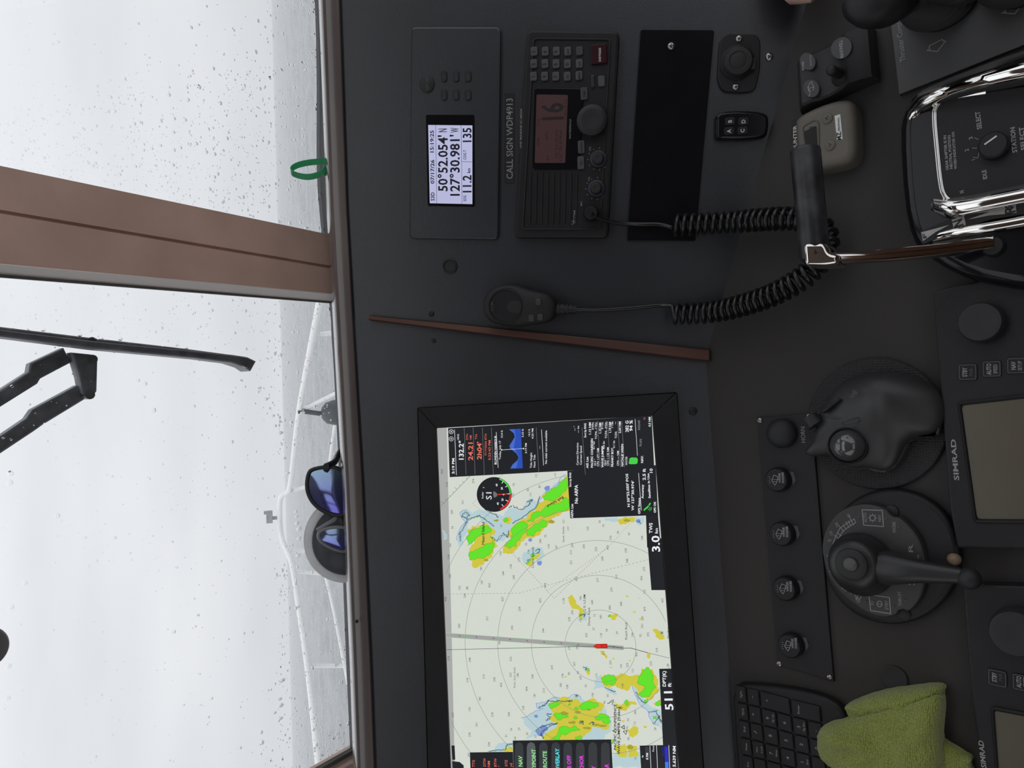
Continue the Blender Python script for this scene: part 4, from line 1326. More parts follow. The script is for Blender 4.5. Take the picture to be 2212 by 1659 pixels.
keys = [('1', '2', '3'), ('4', '5', '6'), ('7', '8', '9'), ('CE', '0', 'ENT'), ('MENU', 'CLR', '')]
M_keyd = mat('dark_key', (.050, .050, .054), rough=.5, vary=.08)
for r in range(5):
    for c_ in range(3):
        x, y = rowsx[r] + c_ * .6, 165.6 - 27 * c_
        if r == 4:
            y = (164, 138, 111)[c_]
        kb = MB().prism(box_px(FR, x, y, 19, 15.5, hf, .25), hf - .001, hf + .0022, .0007).obj('key', M_keyd if (r == 4 and c_ == 2) else M_key, vr)
        t = keys[r][c_]
        if t:
            MB().text(FR, t, (x + (2 if len(t) == 1 else 2.5), y), None, 7 if len(t) == 1 else 4.2, hf + .0024, True, 'C').obj('key_print', M_ink, kb, smooth=0)
for x, y, w, h_, t in ((1262, 203, 27, 16, 'DIM'), (1256, 318, 28, 15, 'CH/WX'), (1255, 352, 28, 15, 'H/L'), (1299.5, 176, 23, 15, ''), (1281, 176, 26, 7, 'POWER')):
    kb = MB().prism(box_px(FR, x, y, w, h_, hf, .25), hf - .001, hf + .0022, .0007).obj('key', M_keyd if t in ('DIM', 'POWER') else M_key, vr)
    if t:
        MB().text(FR, t, (x + 2.5, y), None, 4.5, hf + .0024, True, 'C').obj('key_print', M_ink, kb, smooth=0)
dd_ = MB().prism(box_px(FR, 1294, 118, 42, 36, hf, .12), hf - .001, hf + .003, .001).obj('distress_cover', mat('red_cover', (.034, .004, .007), rough=.4, spec=.25), vr)
dd_['label'] = 'dark red distress button cover'
MB().text(FR, 'DISTRESS', (1298, 133), (1298, 103), 4.5, hf + .0032, True).obj('key_print', M_print, dd_, smooth=0)
def knob(F, x, y, rpx, h0, h1, name, par, m_=M_dark, top=.78, n=32):
    k = F.k(x, y, h0)
    c = F.at(x, y, (h0 + h1) / 2).xy
    r = rpx * k
    return MB().lathe([(r, h0), (r, h0 + (h1 - h0) * .55), (r * .96, h1 - (h1 - h0) * .18), (r * top, h1), (r * top * .8, h1 + .0003), (r * top * .4, h1 - .0004)], c, n).obj(name, m_, par, smooth=40)
knob(FR, 1279, 260.5, 34, hf, hf + .012, 'channel_dial', vr)
M_blue = mat('blue_black_ring', (.012, .016, .035), rough=.45)
for x, y in ((1292.5, 343), (1288, 407)):
    knob(FR, x, y, 19, hf - .001, hf + .002, 'knob_ring', vr, M_blue)
    ko = knob(FR, x, y, 13, hf, hf + .009, 'volume_knob', vr, M_dark)
    m = MB()
    for a in range(9):
        t = rad(-40 + a * 32)
        k = FR.k(x, y)
        c = FR.at(x, y, hf + .002).xy
        m.flat(circ((c.x + 23 * k * math.cos(t), c.y + 23 * k * math.sin(t)), 1.1 * k, 6), hf + .0004)
    m.obj('scale_dots', M_printg, ko, smooth=0)
knob(FR, 1277, 461, 17, hf - .001, hf + .014, 'microphone_socket', vr, M_black)
for i in range(9):
    x = 1142 + i * 12.5
    y0, y1 = 372 + i * .2, 484
    q = [(x, y1), (x + 4.5, y1), (x + 6.5, y0), (x + 2, y0)]
    MB().prism(rpoly(FR, q, hf, .0008, 2), hf - .001, hf + .0012, .0004).obj('grille_slat', M_black, vr)
m = MB()
m.text(FR, 'ICOM', (1246.5, 482), (1246.5, 454), 8, hf + .0003)
m.line([FR.at(1236 + 3.4 * math.cos(a), 481 + 3.4 * math.sin(a), hf).xy for a in [i * PI / 8 for i in range(16)]], .0006, hf + .0003, True)
m.text(FR, 'MIC', (1257.5, 445), (1257.5, 434), 3.5, hf + .0003); m.text(FR, 'VOL', (1274, 391), (1274, 381), 3.5, hf + .0003); m.text(FR, 'SQL', (1276, 326), (1276, 316), 3.5, hf + .0003); m.text(FR, 'WATERPROOF', (1233, 300), (1234, 257), 3.8, hf + .0018)
m.text(FR, 'VHF MARINE IC-M504', (1127, 321), (1128, 235), 4.5, hf + .0003); m.text(FR, 'DUAL', (1243, 346), (1243, 325), 3.5, hf + .0003)
m.obj('lettering', M_printg, vr, smooth=0)

# hand microphone and its coiled cord
hm = thing('hand_microphone', 'black radio hand microphone on coiled cord hanging beside the wood strip', 'microphone', FR)
hmk = lambda x, y, h: FR.at(x, y, h)
mo = [(1042, 660), (1046, 638), (1060, 622), (1090, 613), (1120, 617), (1150, 628), (1185, 634), (1200, 650), (1203, 665), (1199, 685), (1185, 698), (1150, 702), (1115, 708), (1085, 704), (1060, 697), (1046, 682)]
MB().dome(smooth_loop(FR.q(mo, .02), 1), .016, .010, 7, 2.6, base=.010).obj('body', M_rubber, hm, smooth=60)
c = FR.at(1093, 661, .022).xy
k = FR.k(1093, 661)
MB().lathe([(38 * k, .022), (37 * k, .0262), (34 * k, .0268), (33 * k, .0258)], c, 36).obj('speaker_ring', M_black, hm)
MB().text(FR, 'ICOM', (1066, 672), (1066, 652), 6, .0272).obj('lettering', M_printd, hm, smooth=0)
for x, y in ((1164, 652), (1149, 687), (1168, 685)):
    MB().prism(box_px(FR, x, y, 15, 13, .022, .3), .020, .0262, .0012).obj('button', M_keyd, hm)
cordr = .0024
stn = [hmk(1200, 668, .012), hmk(1215, 668, .012), hmk(1245, 669, .011)]
MB().tube(stn, [.0062, .0056, .0044], 12).obj('strain_relief', M_rubber, hm, smooth=60)
for i in range(4):
    q = hmk(1208 + i * 9, 668, .012)
    MB().lathe([(.0062 - i * .0004, q.z - .0068)], (0, 0), 3) if False else MB().tube([hmk(1206 + i * 9, 668, .012), hmk(1209 + i * 9, 668, .012)], .0068 - i * .0005, 12).obj('relief_ring', M_rubber, hm, smooth=30)
def Lw(pl, x, y, h):
    return FR.Mi @ pl.hit(x, y, h)
straight1 = [hmk(1240, 669, .011), hmk(1300, 670, .008), hmk(1370, 665, .008), hmk(1425, 659, .010), hmk(1452, 660, .016)]
coil_a = [Lw(R, 1458, 678, .022), Lw(R, 1530, 676, .026), Lw(C, 1600, 662, .030), Lw(C, 1680, 634, .034), Lw(C, 1740, 598, .034), Lw(C, 1775, 560, .030), Lw(C, 1790, 520, .026), Lw(C, 1775, 488, .026), Lw(C, 1735, 472, .026), Lw(C, 1680, 472, .028), Lw(R, 1600, 478, .024), Lw(R, 1530, 483, .020), Lw(R, 1455, 486, .016)]
straight2 = [hmk(1452, 492, .012), hmk(1425, 484, .008), hmk(1380, 485, .006), hmk(1330, 482, .012), hmk(1290, 470, .020), hmk(1277, 462, .024)]
def coil(path, r, turns_len, cr):
    path = smooth_path(path, 3)
    out = []
    T0 = None
    u = Vector((0, 0, 1))
    acc = 0
    for i in range(len(path) - 1):
        a, b_ = path[i], path[i + 1]
        T_ = (b_ - a).normalized()
        u = (u - T_ * u.dot(T_)).normalized()
        w = T_.cross(u)
        Ln = (b_ - a).length
        n = max(2, int(Ln / turns_len * 12))
        for j in range(n):
            t = j / n
            ang = 2 * PI * (acc + Ln * t) / turns_len
            out.append(a + (b_ - a) * t + (u * math.sin(ang) + w * math.cos(ang)) * r)
        acc += Ln
    return out
cl = coil(coil_a, .0098, .0074, cordr)
full = smooth_path(straight1, 2) + cl + smooth_path(straight2, 2)
MB().tube(full, cordr, 7).obj('coiled_cord', mat('glossy_black_cord', (.012, .012, .013), rough=.22, vary=.1), hm, smooth=70)

# blank smoked panel
sp_ = thing('blank_panel', 'glossy black blank plate below the radio', 'plate', FR)
MB().prism(rpoly(FR, [(1353, 521), (1502, 522), (1543, 65), (1383, 64)], .002, .003), .0002, .003, .0006).obj('plate', mat('smoked_black', (.008, .008, .010), rough=.16, spec=.22, vary=.1), sp_)
screw(FR, 1450, 100, 8, sp_, .003)
# power socket
ps = thing('power_socket', 'black round power socket on a small oval plate', 'socket', FR)
MB().prism(rpoly(FR, [(1549, 172), (1560, 198), (1605, 201), (1632, 196), (1642, 150), (1643, 90), (1634, 75), (1570, 72), (1554, 88)], .003, .006), .0002, .004, .0012).obj('plate', M_black, ps)
k = FR.k(1592, 133)
c = FR.at(1594, 133, .008).xy
MB().lathe([(37 * k, .004), (37 * k, .0055), (34 * k, .007), (33 * k, .010), (29 * k, .0125), (20 * k, .013), (18 * k, .0122), (14 * k, .0128), (6 * k, .013)], c, 36).obj('cap', M_dark, ps)
MB().prism(rpoly(FR, [(1619, 150), (1632, 150), (1634, 125), (1621, 125)], .009, .001), .004, .0095, .001).obj('hinge_tab', M_dark, ps)
screw(FR, 1597, 84, 7.5, ps, .004)
screw(FR, 1590, 188, 7.5, ps, .004)
# key fob remote
kf = thing('remote_fob', 'small black remote with buttons A, B, C and D', 'remote control', FR)
MB().prism(smooth_loop(FR.q([(1545, 246), (1580, 240), (1630, 241), (1656, 247), (1660, 262), (1657, 290), (1650, 299), (1615, 303), (1570, 303), (1544, 302), (1546, 275)], .005), 1), .0004, .009, .003).obj('body', M_blackg, kf, smooth=50)
for x, y, t in ((1577, 262, 'B'), (1606, 262, 'D'), (1575, 283, 'A'), (1604, 282, 'C')):
    b_ = MB().prism(box_px(FR, x, y, 17, 22, .009, .3), .0085, .0098, .0004).obj('button', M_black, kf)
    MB().text(FR, t, (x + 4, y), None, 8, .010, True, 'C').obj('key_print', M_print, b_, smooth=0)

# ------------------------------------------------------------------ on the dash behind the lip
# green cable tie
zt = thing('cable_tie', 'green plastic cable tie looped up from the dash lip', 'cable tie', WorldFrame)
M_tie = translucent('green_nylon', (.14, .62, .34), .55)
zy = R.hit(712, 370).y + .022
loop = [(704, 348), (690, 349), (665, 351), (640, 357), (628, 366), (630, 374), (645, 380), (665, 383), (685, 379), (697, 371), (705, 362)]
lp = smooth_path([at_y(x, y, zy + (.006 if i < 5 else -.006)) for i, (x, y) in enumerate(loop)], 2)
MB().tube(lp, .0026, 8, flat=1.0, upv=(0, 1, 0)).obj('strap', M_tie, zt) if False else None
rows = [[q + Vector((0, -.0005, 0)) + Vector((.0026, 0, 0)) * 0 + Vector((0, 0, 0)), q] for q in lp]
m = MB()
T_ = [(lp[min(i + 1, len(lp) - 1)] - lp[max(i - 1, 0)]).normalized() for i in range(len(lp))]
ax = Vector((.75, -.45, .1)).normalized()
rows = []
for q, t in zip(lp, T_):
    nrm = t.cross(ax).normalized()
    rows.append([q + ax * .0034 + nrm * .0006, q - ax * .0034 + nrm * .0006, q - ax * .0034 - nrm * .0006, q + ax * .0034 - nrm * .0006, q + ax * .0034 + nrm * .0006])
fix_normals(m.grid(rows).obj('strap', M_tie, zt, smooth=40))
hd_ = at_y(704, 360, zy)
m = MB().box((hd_.x - .0075, hd_.y - .005, hd_.z - .013), (hd_.x + .006, hd_.y + .005, hd_.z + .002))
m.obj('head', M_tie, zt, smooth=0)
m = MB().box((hd_.x - .0095, hd_.y - .004, hd_.z - .001), (hd_.x + .009, hd_.y + .004, hd_.z + .0028))
m.obj('head_flange', M_tie, zt, smooth=0)
MB().tube([hd_ + Vector((.004, 0, 0)), hd_ + Vector((.012, 0, -.003)), hd_ + Vector((.03, -.002, -.0025)), hd_ + Vector((.038, -.002, -.004))], .0012, 6).obj('tail', M_tie, zt)

# sunglasses lying on the tray
sg = thing('sunglasses', 'dark-framed sunglasses with blue mirrored lenses lying on the dash', 'sunglasses', WorldFrame)
def mirror_lens():
    m = bpy.data.materials.new('blue_mirror_lens')
    m.use_nodes = True
    nt = m.node_tree
    b = nt.nodes['Principled BSDF']
    b.inputs['Metallic'].default_value = .85
    b.inputs['Roughness'].default_value = .12
    t = nt.nodes.new('ShaderNodeTexCoord')
    sp = nt.nodes.new('ShaderNodeSeparateXYZ')
    r = nt.nodes.new('ShaderNodeValToRGB')
    r.color_ramp.elements[0].color = (.20, .17, .80, 1)
    r.color_ramp.elements[1].color = (.33, .48, .60, 1)
    nt.links.new(t.outputs['Generated'], sp.inputs['Vector'])
    nt.links.new(sp.outputs['X'], r.inputs['Fac'])
    nt.links.new(r.outputs['Color'], b.inputs['Base Color'])
    return m
M_lens = mirror_lens()
M_frame = mat('dark_frame', (.025, .025, .028), rough=.35)
M_silver = mat('silver_frame', (.28, .28, .30), rough=.35)
zg = lambda x, y: (540 + x / 3.77, 840 + y / 3.77)
Yg = path[3].y + .060
def g3(p, Y, dy=0.0):
    q = at_y(*zg(*p), Y)
    return q
def lens(name_l, pts, Y, slope, mfr, wpx_, dep):
    """a curved lens in its rim; slope: how fast it recedes to port"""
    P = [at_y(*zg(*a), Y) for a in pts]
    ctr = sum(P, Vector()) / len(P)
    P = [q + Vector((0, (ctr.x - q.x) * slope, 0)) for q in P]
    # put them back on their sight lines at the new depth
    P = [CAM + (q2 - CAM) * ((Y + (ctr.x - q2.x) * slope - CAM.y) / (q2.y - CAM.y)) for q2 in [at_y(*zg(*a), Y) for a in pts]]
    ctr = sum(P, Vector()) / len(P)
    P = smooth_loop(P, 2)
    n = len(P)
    m = MB()
    vs, fs = [], []
    R_ = 5
    for k in range(R_):
        t = 1 - k / R_
        for q in P:
            v = ctr + (q - ctr) * t
            vs.append(v + Vector((0, -dep * (1 - t * t), 0)))
    vs.append(ctr + Vector((0, -dep, 0)))
    for k in range(R_ - 1):
        for i in range(n):
            fs.append((k * n + i, k * n + (i + 1) % n, (k + 1) * n + (i + 1) % n, (k + 1) * n + i))
    for i in range(n):
        fs.append(((R_ - 1) * n + i, (R_ - 1) * n + (i + 1) % n, n * R_))
    m.add(vs, fs)
    fix_normals(m.obj('lens', M_lens, sg, smooth=80))
    m = MB()
    m.tube(P + [P[0], P[1]], wpx_, 8, caps=False)
    m.obj('rim', mfr, sg, smooth=60)
    return P
lens('a', [(475, 680), (520, 650), (640, 632), (745, 650), (790, 760), (800, 900), (790, 1010), (740, 1035), (650, 1020), (560, 975), (490, 900), (458, 800)], Yg, -.25, M_frame, .0026, .004)
lens('b', [(560, 1160), (640, 1130), (760, 1120), (830, 1170), (830, 1290), (780, 1330), (690, 1310), (600, 1265), (555, 1215)], Yg, .25, M_silver, .0022, .003)
br = [(700, 1035), (700, 1060), (660, 1085), (600, 1120), (545, 1155)]
MB().tube(smooth_path([at_y(*zg(*a), Yg) for a in br], 2), .0028, 8).obj('brow_bar', M_silver, sg, smooth=60)
MB().tube([at_y(*zg(745, 1040), Yg), at_y(*zg(760, 1080), Yg), at_y(*zg(765, 1120), Yg)], .003, 8).obj('nose_bridge', M_frame, sg, smooth=60)
tp = [(620, 632), (690, 600), (705, 560), (760, 470), (800, 400)]
MB().tube(smooth_path([at_y(*zg(*a), Yg + .02 * i) for i, a in enumerate(tp)], 2), [.0035] * 1 + [.0045] * 40 if False else .0042, 8).obj('temple_arm', M_frame, sg, smooth=60)

# round compass-like dome behind the glasses
kd = thing('compass', 'round compass with pale grey ring and dark bowl behind the sunglasses', 'compass', WorldFrame)
Yc = Yg + .040
cc = at_y(*zg(800, 1210), Yc)
cr_ = (at_y(*zg(800, 1210), Yc) - at_y(*zg(437, 1210), Yc)).length
m = MB().lathe([(cr_, 0), (cr_, .012), (cr_ * .98, .014), (cr_ * .86, .015), (cr_ * .84, .012)], (0, 0), 56)
ring = m.obj('ring', translucent('pale_grey_plastic', (.93, .93, .93), .8), kd, smooth=50)
Mr = Matrix.Rotation(rad(90), 4, 'X')
Mr.translation = cc
ring.matrix_world = Mr
m = MB().lathe([(cr_ * .84, .010), (cr_ * .80, .014), (cr_ * .6, .018), (cr_ * .3, .020), (cr_ * .05, .0205)], (0, 0), 48)
bowl = m.obj('bowl', translucent('smoked_bowl', (.30, .31, .33), .8, .1), kd, smooth=60)
bowl.matrix_world = Mr
m = MB().lathe([(cr_ * .40, .018), (cr_ * .38, .0210), (cr_ * .1, .0215)], (cr_ * .12, -cr_ * .12), 32)
crd = m.obj('compass_card', M_black, kd, smooth=50)
crd.matrix_world = Mr
o = screw(FL, 771, 1342, 4, con, .012, M_dark)

# ------------------------------------------------------------------ on the sloping console
def zz(ox, oy, s):
    return lambda x, y: (ox + x / s, oy + y / s)
z5, z6, z7, z8 = zz(1640, 0, 3.607), zz(1640, 430, 3.687), zz(1560, 750, 3.393), zz(1500, 1180, 3.107)
zd = zz(1760, 1060, 5.531)
def Q(F, z, pts, h=0.0):
    return F.q([z(*a) for a in pts], h)

# anchor windlass control box
wc = thing('windlass_control', 'charcoal anchor windlass control box with toggle switch and oval badges', 'switch', FC)
A, B_, C_, D_ = (FC.at(*a) for a in ((1731, 150), (1893, 66), (1903, 176), (1737, 250)))
prof_w = [(0, .010), (.04, .018), (.10, .023), (.22, .023), (.30, .019), (.45, .018), (.60, .021), (.70, .027), (.715, .028), (.74, .0265), (.86, .024), (.97, .020), (1.0, .012)]
rows = []
for t, h in prof_w:
    a, b_ = A.lerp(B_, t), D_.lerp(C_, t)
    e_ = (b_ - a)
    ins = e_.normalized() * .002
    rows.append([Vector((a.x, a.y, 0)), Vector((a.x, a.y, h - .002)), Vector((a.x + ins.x, a.y + ins.y, h)), Vector((b_.x - ins.x, b_.y - ins.y, h)), Vector((b_.x, b_.y, h - .002)), Vector((b_.x, b_.y, 0))])
m = MB().grid(rows)
n6 = 6
m.f += [tuple(range(n6)), tuple(range(len(m.v) - 1, len(m.v) - n6 - 1, -1))]
fix_normals(m.obj('body', M_dark, wc, smooth=35))
def surf_h(x, y):
    q = FC.at(x, y, .020).xy
    e1, e2 = (B_ - A).xy, (D_ - A).xy
    d_ = e1.x * e2.y - e1.y * e2.x
    r_ = q - A.xy
    t = max(0, min(1, (r_.x * e2.y - r_.y * e2.x) / d_))
    for (t0, h0_), (t1_, h1_) in zip(prof_w, prof_w[1:]):
        if t <= t1_:
            return h0_ + (h1_ - h0_) * (t - t0) / (t1_ - t0)
    return prof_w[-1][1]
def wtop(px_, py_):
    q = FC.at(px_, py_, .019)
    return q
M_oval = mat('oval_badge', (.045, .045, .047), rough=.45)
for (x, y), (ra, rb), an, t in ((z5(640, 375), (24, 20), .5, 'MAXWELL'), (z5(378, 480), (21, 14), .55, 'POWER'), (z5(405, 690), (21, 15), .55, 'ANCHOR')):
    hb_ = max(surf_h(x + dx_, y) for dx_ in (-12, 0, 12)) + .0004
    c = FC.at(x, y, hb_).xy
    k = FC.k(x, y)
    p = [c + Vector((math.cos(an) * u - math.sin(an) * v, math.sin(an) * u + math.cos(an) * v)) for u, v in [(ra * k * math.cos(a), rb * k * math.sin(a)) for a in [i * PI / 14 for i in range(28)]]]
    bo = MB().prism(p, hb_ - .003, hb_ + .0006, .0005).obj('badge', M_oval, wc)
    m = MB()
    if t == 'MAXWELL':
        m.text(FC, t, z5(658, 448), z5(646, 308), 7, hb_ + .0008, True)
    elif t == 'POWER':
        m.text(FC, 'POWER', z5(352, 545), z5(348, 475), 4.5, hb_ + .0008, True); m.text(FC, 'INDICATOR', z5(412, 512), z5(405, 425), 4, hb_ + .0008)
    else:
        qa = lambda *pp: [FC.at(*z5(*a), hb_).xy for a in pp]
        m.line(qa((395, 690), (425, 680)), .0006, hb_ + .0008); m.line(qa((415, 640), (395, 650), (385, 690), (400, 715), (392, 750)), .0006, hb_ + .0008); m.line(qa((380, 675), (390, 715)), .0006, hb_ + .0008); m.line(qa((410, 655), (425, 668), (430, 690), (418, 708)), .0006, hb_ + .0008); m.line(qa((408, 638), (420, 648)), .0006, hb_ + .0008); m.line(qa((385, 755), (398, 740)), .0006, hb_ + .0008)
    m.obj('badge_print', M_printg, bo, smooth=0)
c0_ = FC.at(*z5(648, 595), .019)
k = FC.k(*z5(648, 595))
MB().lathe([(22 * k, .017), (22 * k, .0195), (20 * k, .021), (20 * k, .022), (17 * k, .0235), (17 * k, .0245), (14 * k, .026), (10 * k, .029)], c0_.xy, 28).obj('switch_boot', M_rubber, wc)
tip = FC.at(*z5(555, 545), .052)
bs = Vector((c0_.x, c0_.y, .026))
MB().tube([bs, bs.lerp(tip, .4), bs.lerp(tip, .8), bs.lerp(tip, .93), tip], [.0052, .0046, .0048, .0046, .0028], 16).obj('toggle_lever', M_rubber, wc, smooth=60)

# chain counter with its label
lb = MB().prism(FC.q([z5(252, 945), z5(325, 910), z5(360, 1150), z5(268, 1160)]), 0, .001).obj('counter_label', M_black, F=FC, smooth=0)
tag(lb, 'black label ending in UNTER half hidden behind the beige counter', 'label')
MB().text(FC, 'CHAIN COUNTER', z5(296, 1395), z5(292, 975), 7.5, .0012, True).obj('lettering', M_print, lb, smooth=0)
cc_ = thing('chain_counter', 'beige anchor chain counter box with small display and two round buttons', 'counter', FC)
M_beige = mat('beige_plastic', (.125, .112, .094), rough=.5, vary=.06, bump=.1, bscale=1500)
pout = [(300, 990), (310, 940), (400, 880), (560, 815), (680, 790), (740, 800), (770, 850), (780, 1150), (770, 1230), (720, 1290), (540, 1330), (460, 1340), (350, 1330), (320, 1250)]
MB().prism(smooth_loop(Q(FC, z5, pout, .012), 1), 0, .022, .007, 4).obj('body', M_beige, cc_, smooth=50)
hc = .022
MB().frame(rnd(Q(FC, z5, [(330, 985), (435, 925), (470, 950), (475, 1250), (372, 1300)], hc), .004), .0016, hc - .002, hc + .0012, .0006).obj('display_rim', M_beige, cc_)
do = MB().prism(rnd(Q(FC, z5, [(352, 1025), (445, 980), (462, 1255), (370, 1265)], hc), .001), hc - .002, hc + .0004).obj('display', mat('counter_lcd', (.022, .024, .020), rough=.5, spec=.2), cc_)
m = MB()
for yy in (1010, 1060, 1110):
    q = [FC.at(*z5(*a), hc).xy for a in ((395, yy - 18), (440, yy - 22), (445, yy + 10), (400, yy + 14))]
    m.line(q, .0006, hc + .0006, True)
    m.line([(q[0] + q[1]) / 2, (q[2] + q[3]) / 2], .0006, hc + .0006)
m.obj('digits', M_ink, do, smooth=0)
for (x, y), s_ in ((z5(532, 925), 1), (z5(553, 1132), -1)):
    k = FC.k(x, y)
    c = FC.at(x, y, hc).xy
    b_ = MB().lathe([(11 * k, hc - .001), (11 * k, hc + .0008), (9 * k, hc + .0014), (4 * k, hc + .0016)], c, 24).obj('button', M_beige, cc_)
    MB().line([c + Vector((-4 * k, -3 * k * s_)), c + Vector((0, 3 * k * s_)), c + Vector((4 * k, -3 * k * s_))], .0005, hc + .0019).obj('arrow_print', M_ink, b_, smooth=0)
bd = MB().prism(Q(FC, z5, [(588, 905), (632, 890), (652, 1085), (607, 1102)], hc), hc - .001, hc + .0004).obj('maker_badge', mat('badge_white', (.72, .72, .72), rough=.5), cc_, smooth=0)
MB().text(FC, 'MZ', z5(640, 1090), z5(635, 1025), 9, hc + .0006, True).text(FC, 'electronic', z5(628, 1018), z5(624, 912), 5, hc + .0006).obj('badge_print', M_ink, bd, smooth=0)

# thruster control plate and joysticks
tp_ = thing('thruster_panel', 'grey plate lettered Thruster Control in the upper corner of the console', 'plate', FC)
MB().prism(FC.q([(1923, 42), (1926, -260), (2330, -260), (2330, 20), (2212, 98), (1943, 205)], .004), 0, .005, .0006).obj('plate', mat('grey_plate', (.075, .075, .078), rough=.5, vary=.06), tp_, smooth=0)
m = MB()
m.text(FC, 'Thruster Control', z5(1140, 472), z5(1100, 130), 11, .0053)
qa = lambda pp, z: [FC.at(*z(*a), .005).xy for a in pp]
z9 = zz(1940, 0, 5.529)
m.line(qa([(345, 603), (380, 590), (372, 550), (530, 470), (540, 492), (570, 492), (468, 617)], z9), .0008, .0053, True)
m.line(qa([(1242, 155), (1285, 145), (1275, 100), (1440, 20), (1480, 55), (1395, 168)], z9), .0008, .0053, True)
m.obj('lettering', M_printg, tp_, smooth=0)
def joystick(x, y, label, sc_=1.0):
    F_ = Frame(C, x, y, .005)
    hp3 = F_.at(x - 132, y - 2, .085).xy
    ln_ = (hp3.x / .078, hp3.y / .078)
    j = thing('joystick', label, 'joystick', F_, None)
    MB().lathe([(.030, 0), (.031, .005), (.028, .008)], (0, 0), 36).obj('base_ring', M_black, j)
    pr_ = []
    for i in range(7):
        r = .028 - .0022 * i
        z = .008 + .0052 * i
        pr_ += [(r, z), (r + .0015, z + .002), (r - .0015, z + .0045)]
    MB().lathe(pr_, (0, 0), 36, lean=ln_).obj('rubber_boot', M_rubber, j, smooth=70)
    MB().lathe([(.010, .040), (.012, .052), (.016, .056), (.022, .062), (.0255, .072), (.0255, .082), (.022, .092), (.014, .098), (.004, .100)], (0, 0), 36, lean=ln_).obj('joystick_head', M_black, j, smooth=60)
    return j
joystick(2034, -6, 'black joystick with bellows boot standing beside the windlass control')
joystick(2205, -60, 'black joystick cut off by the top corner of the picture')

# engine control head with chrome frame and lever
ec = thing('engine_control', 'black and chrome engine control head with single gear and throttle lever', 'engine control', FC)
he = .030
body = [(1950, 300), (1956, 255), (1975, 225), (2010, 200), (2090, 175), (2330, 120), (2330, 640), (2150, 620), (2060, 590), (2000, 550), (1975, 520), (1958, 440)]
MB().prism(smooth_loop(FC.q(body, .015), 1), 0, he, .010, 4).obj('housing', M_blackg, ec, smooth=50)
def chrome_path(px_, rs, name, flat=1.0, m_=M_chrome):
    pts = [FC.at(x, y, h) for x, y, h in px_]
    pts = smooth_path(pts, 2)
    n = len(pts)
    rr = [rs[0] + (rs[1] - rs[0]) * i / (n - 1) for i in range(n)] if isinstance(rs, tuple) else rs
    return MB().tube(pts, rr, 14, flat=flat, upv=(0, 0, 1)).obj(name, m_, ec, smooth=70)
# wide chrome bow on the starboard side
def bow(px_, name, hts, m_=M_chrome):
    """px_: list of (outer point, inner point); a bowed chrome band between them"""
    rows = []
    for (a, b_), (h0, h1) in zip(px_, hts):
        r = []
        for t in [i / 8 for i in range(9)]:
            h = h0 + (h1 - h0) * math.sin(PI * t)
            x, y = a[0] + (b_[0] - a[0]) * t, a[1] + (b_[1] - a[1]) * t
            r.append(FC.at(x, y, h))
        rows.append(r)
    # smooth along the length
    fine_ = []
    n = len(rows)
    for i in range(n - 1):
        for s_ in range(4):
            t = s_ / 4
            p0, p1, p2, p3 = rows[max(0, i - 1)], rows[i], rows[i + 1], rows[min(n - 1, i + 2)]
            fine_.append([.5 * ((2 * p1[k]) + (p2[k] - p0[k]) * t + (2 * p0[k] - 5 * p1[k] + 4 * p2[k] - p3[k]) * t * t + (3 * p1[k] - p0[k] - 3 * p2[k] + p3[k]) * t ** 3) for k in range(9)])
    fine_.append(rows[-1])
    o = MB().grid(fine_).obj(name, m_, ec, smooth=80)
    fix_normals(o)
    s_ = o.modifiers.new('thickness', 'SOLIDIFY')
    s_.thickness = -.003
    return o
bow([((1950, 285), (1968, 290)), ((1962, 240), (1990, 248)), ((1990, 206), (2022, 228)), ((2040, 182), (2058, 212)), ((2100, 158), (2110, 200)), ((2170, 132), (2175, 190)), ((2240, 110), (2250, 178)), ((2330, 90), (2330, 165))], 'chrome_bow', [(.014, .022), (.018, .030), (.024, .040), (.026, .046), (.026, .050), (.026, .052), (.026, .052), (.026, .052)])
bow([((2014, 432), (2020, 456)), ((2050, 430), (2058, 470)), ((2100, 424), (2106, 462)), ((2160, 412), (2166, 450)), ((2220, 400), (2228, 438)), ((2330, 380), (2330, 420))], 'chrome_bow', [(.024, .030), (.028, .038), (.028, .040), (.028, .040), (.028, .040), (.028, .040)])
bow([((2000, 512), (2000, 522)), ((2050, 497), (2050, 516)), ((2100, 488), (2103, 506)), ((2170, 476), (2175, 494)), ((2240, 462), (2245, 482)), ((2330, 446), (2330, 470))], 'chrome_bow', [(.024, .028), (.026, .033), (.026, .035), (.026, .035), (.026, .035), (.026, .035)])
fp = [(2021, 250), (2024, 228), (2045, 213), (2110, 205), (2330, 172), (2330, 392), (2212, 410), (2120, 425), (2060, 435), (2042, 420), (2036, 390)]
MB().prism(smooth_loop(FC.q(fp, he), 1), he - .004, he + .004, .001).obj('face_plate', M_black, ec)
pts = [FC.at(x, y, he + .003) for x, y in ((2130, 201), (2070, 210), (2042, 215), (2026, 226), (2019, 245), (2026, 320), (2034, 400), (2042, 425), (2060, 437), (2120, 428), (2212, 412), (2330, 394))]
MB().tube(smooth_path(pts, 2), .0016, 10).obj('chrome_rim', M_chrome, ec, smooth=70)
pts = [FC.at(x, y, he + .002) for x, y in ((2022, 225), (2014, 245), (2021, 320), (2029, 400), (2037, 428), (2056, 443))]
MB().tube(smooth_path(pts, 2), .0012, 8).obj('chrome_rim', M_chrome, ec, smooth=70)
zf = zz(1940, 280, 4.879)
hp = he + .0042
m = MB()
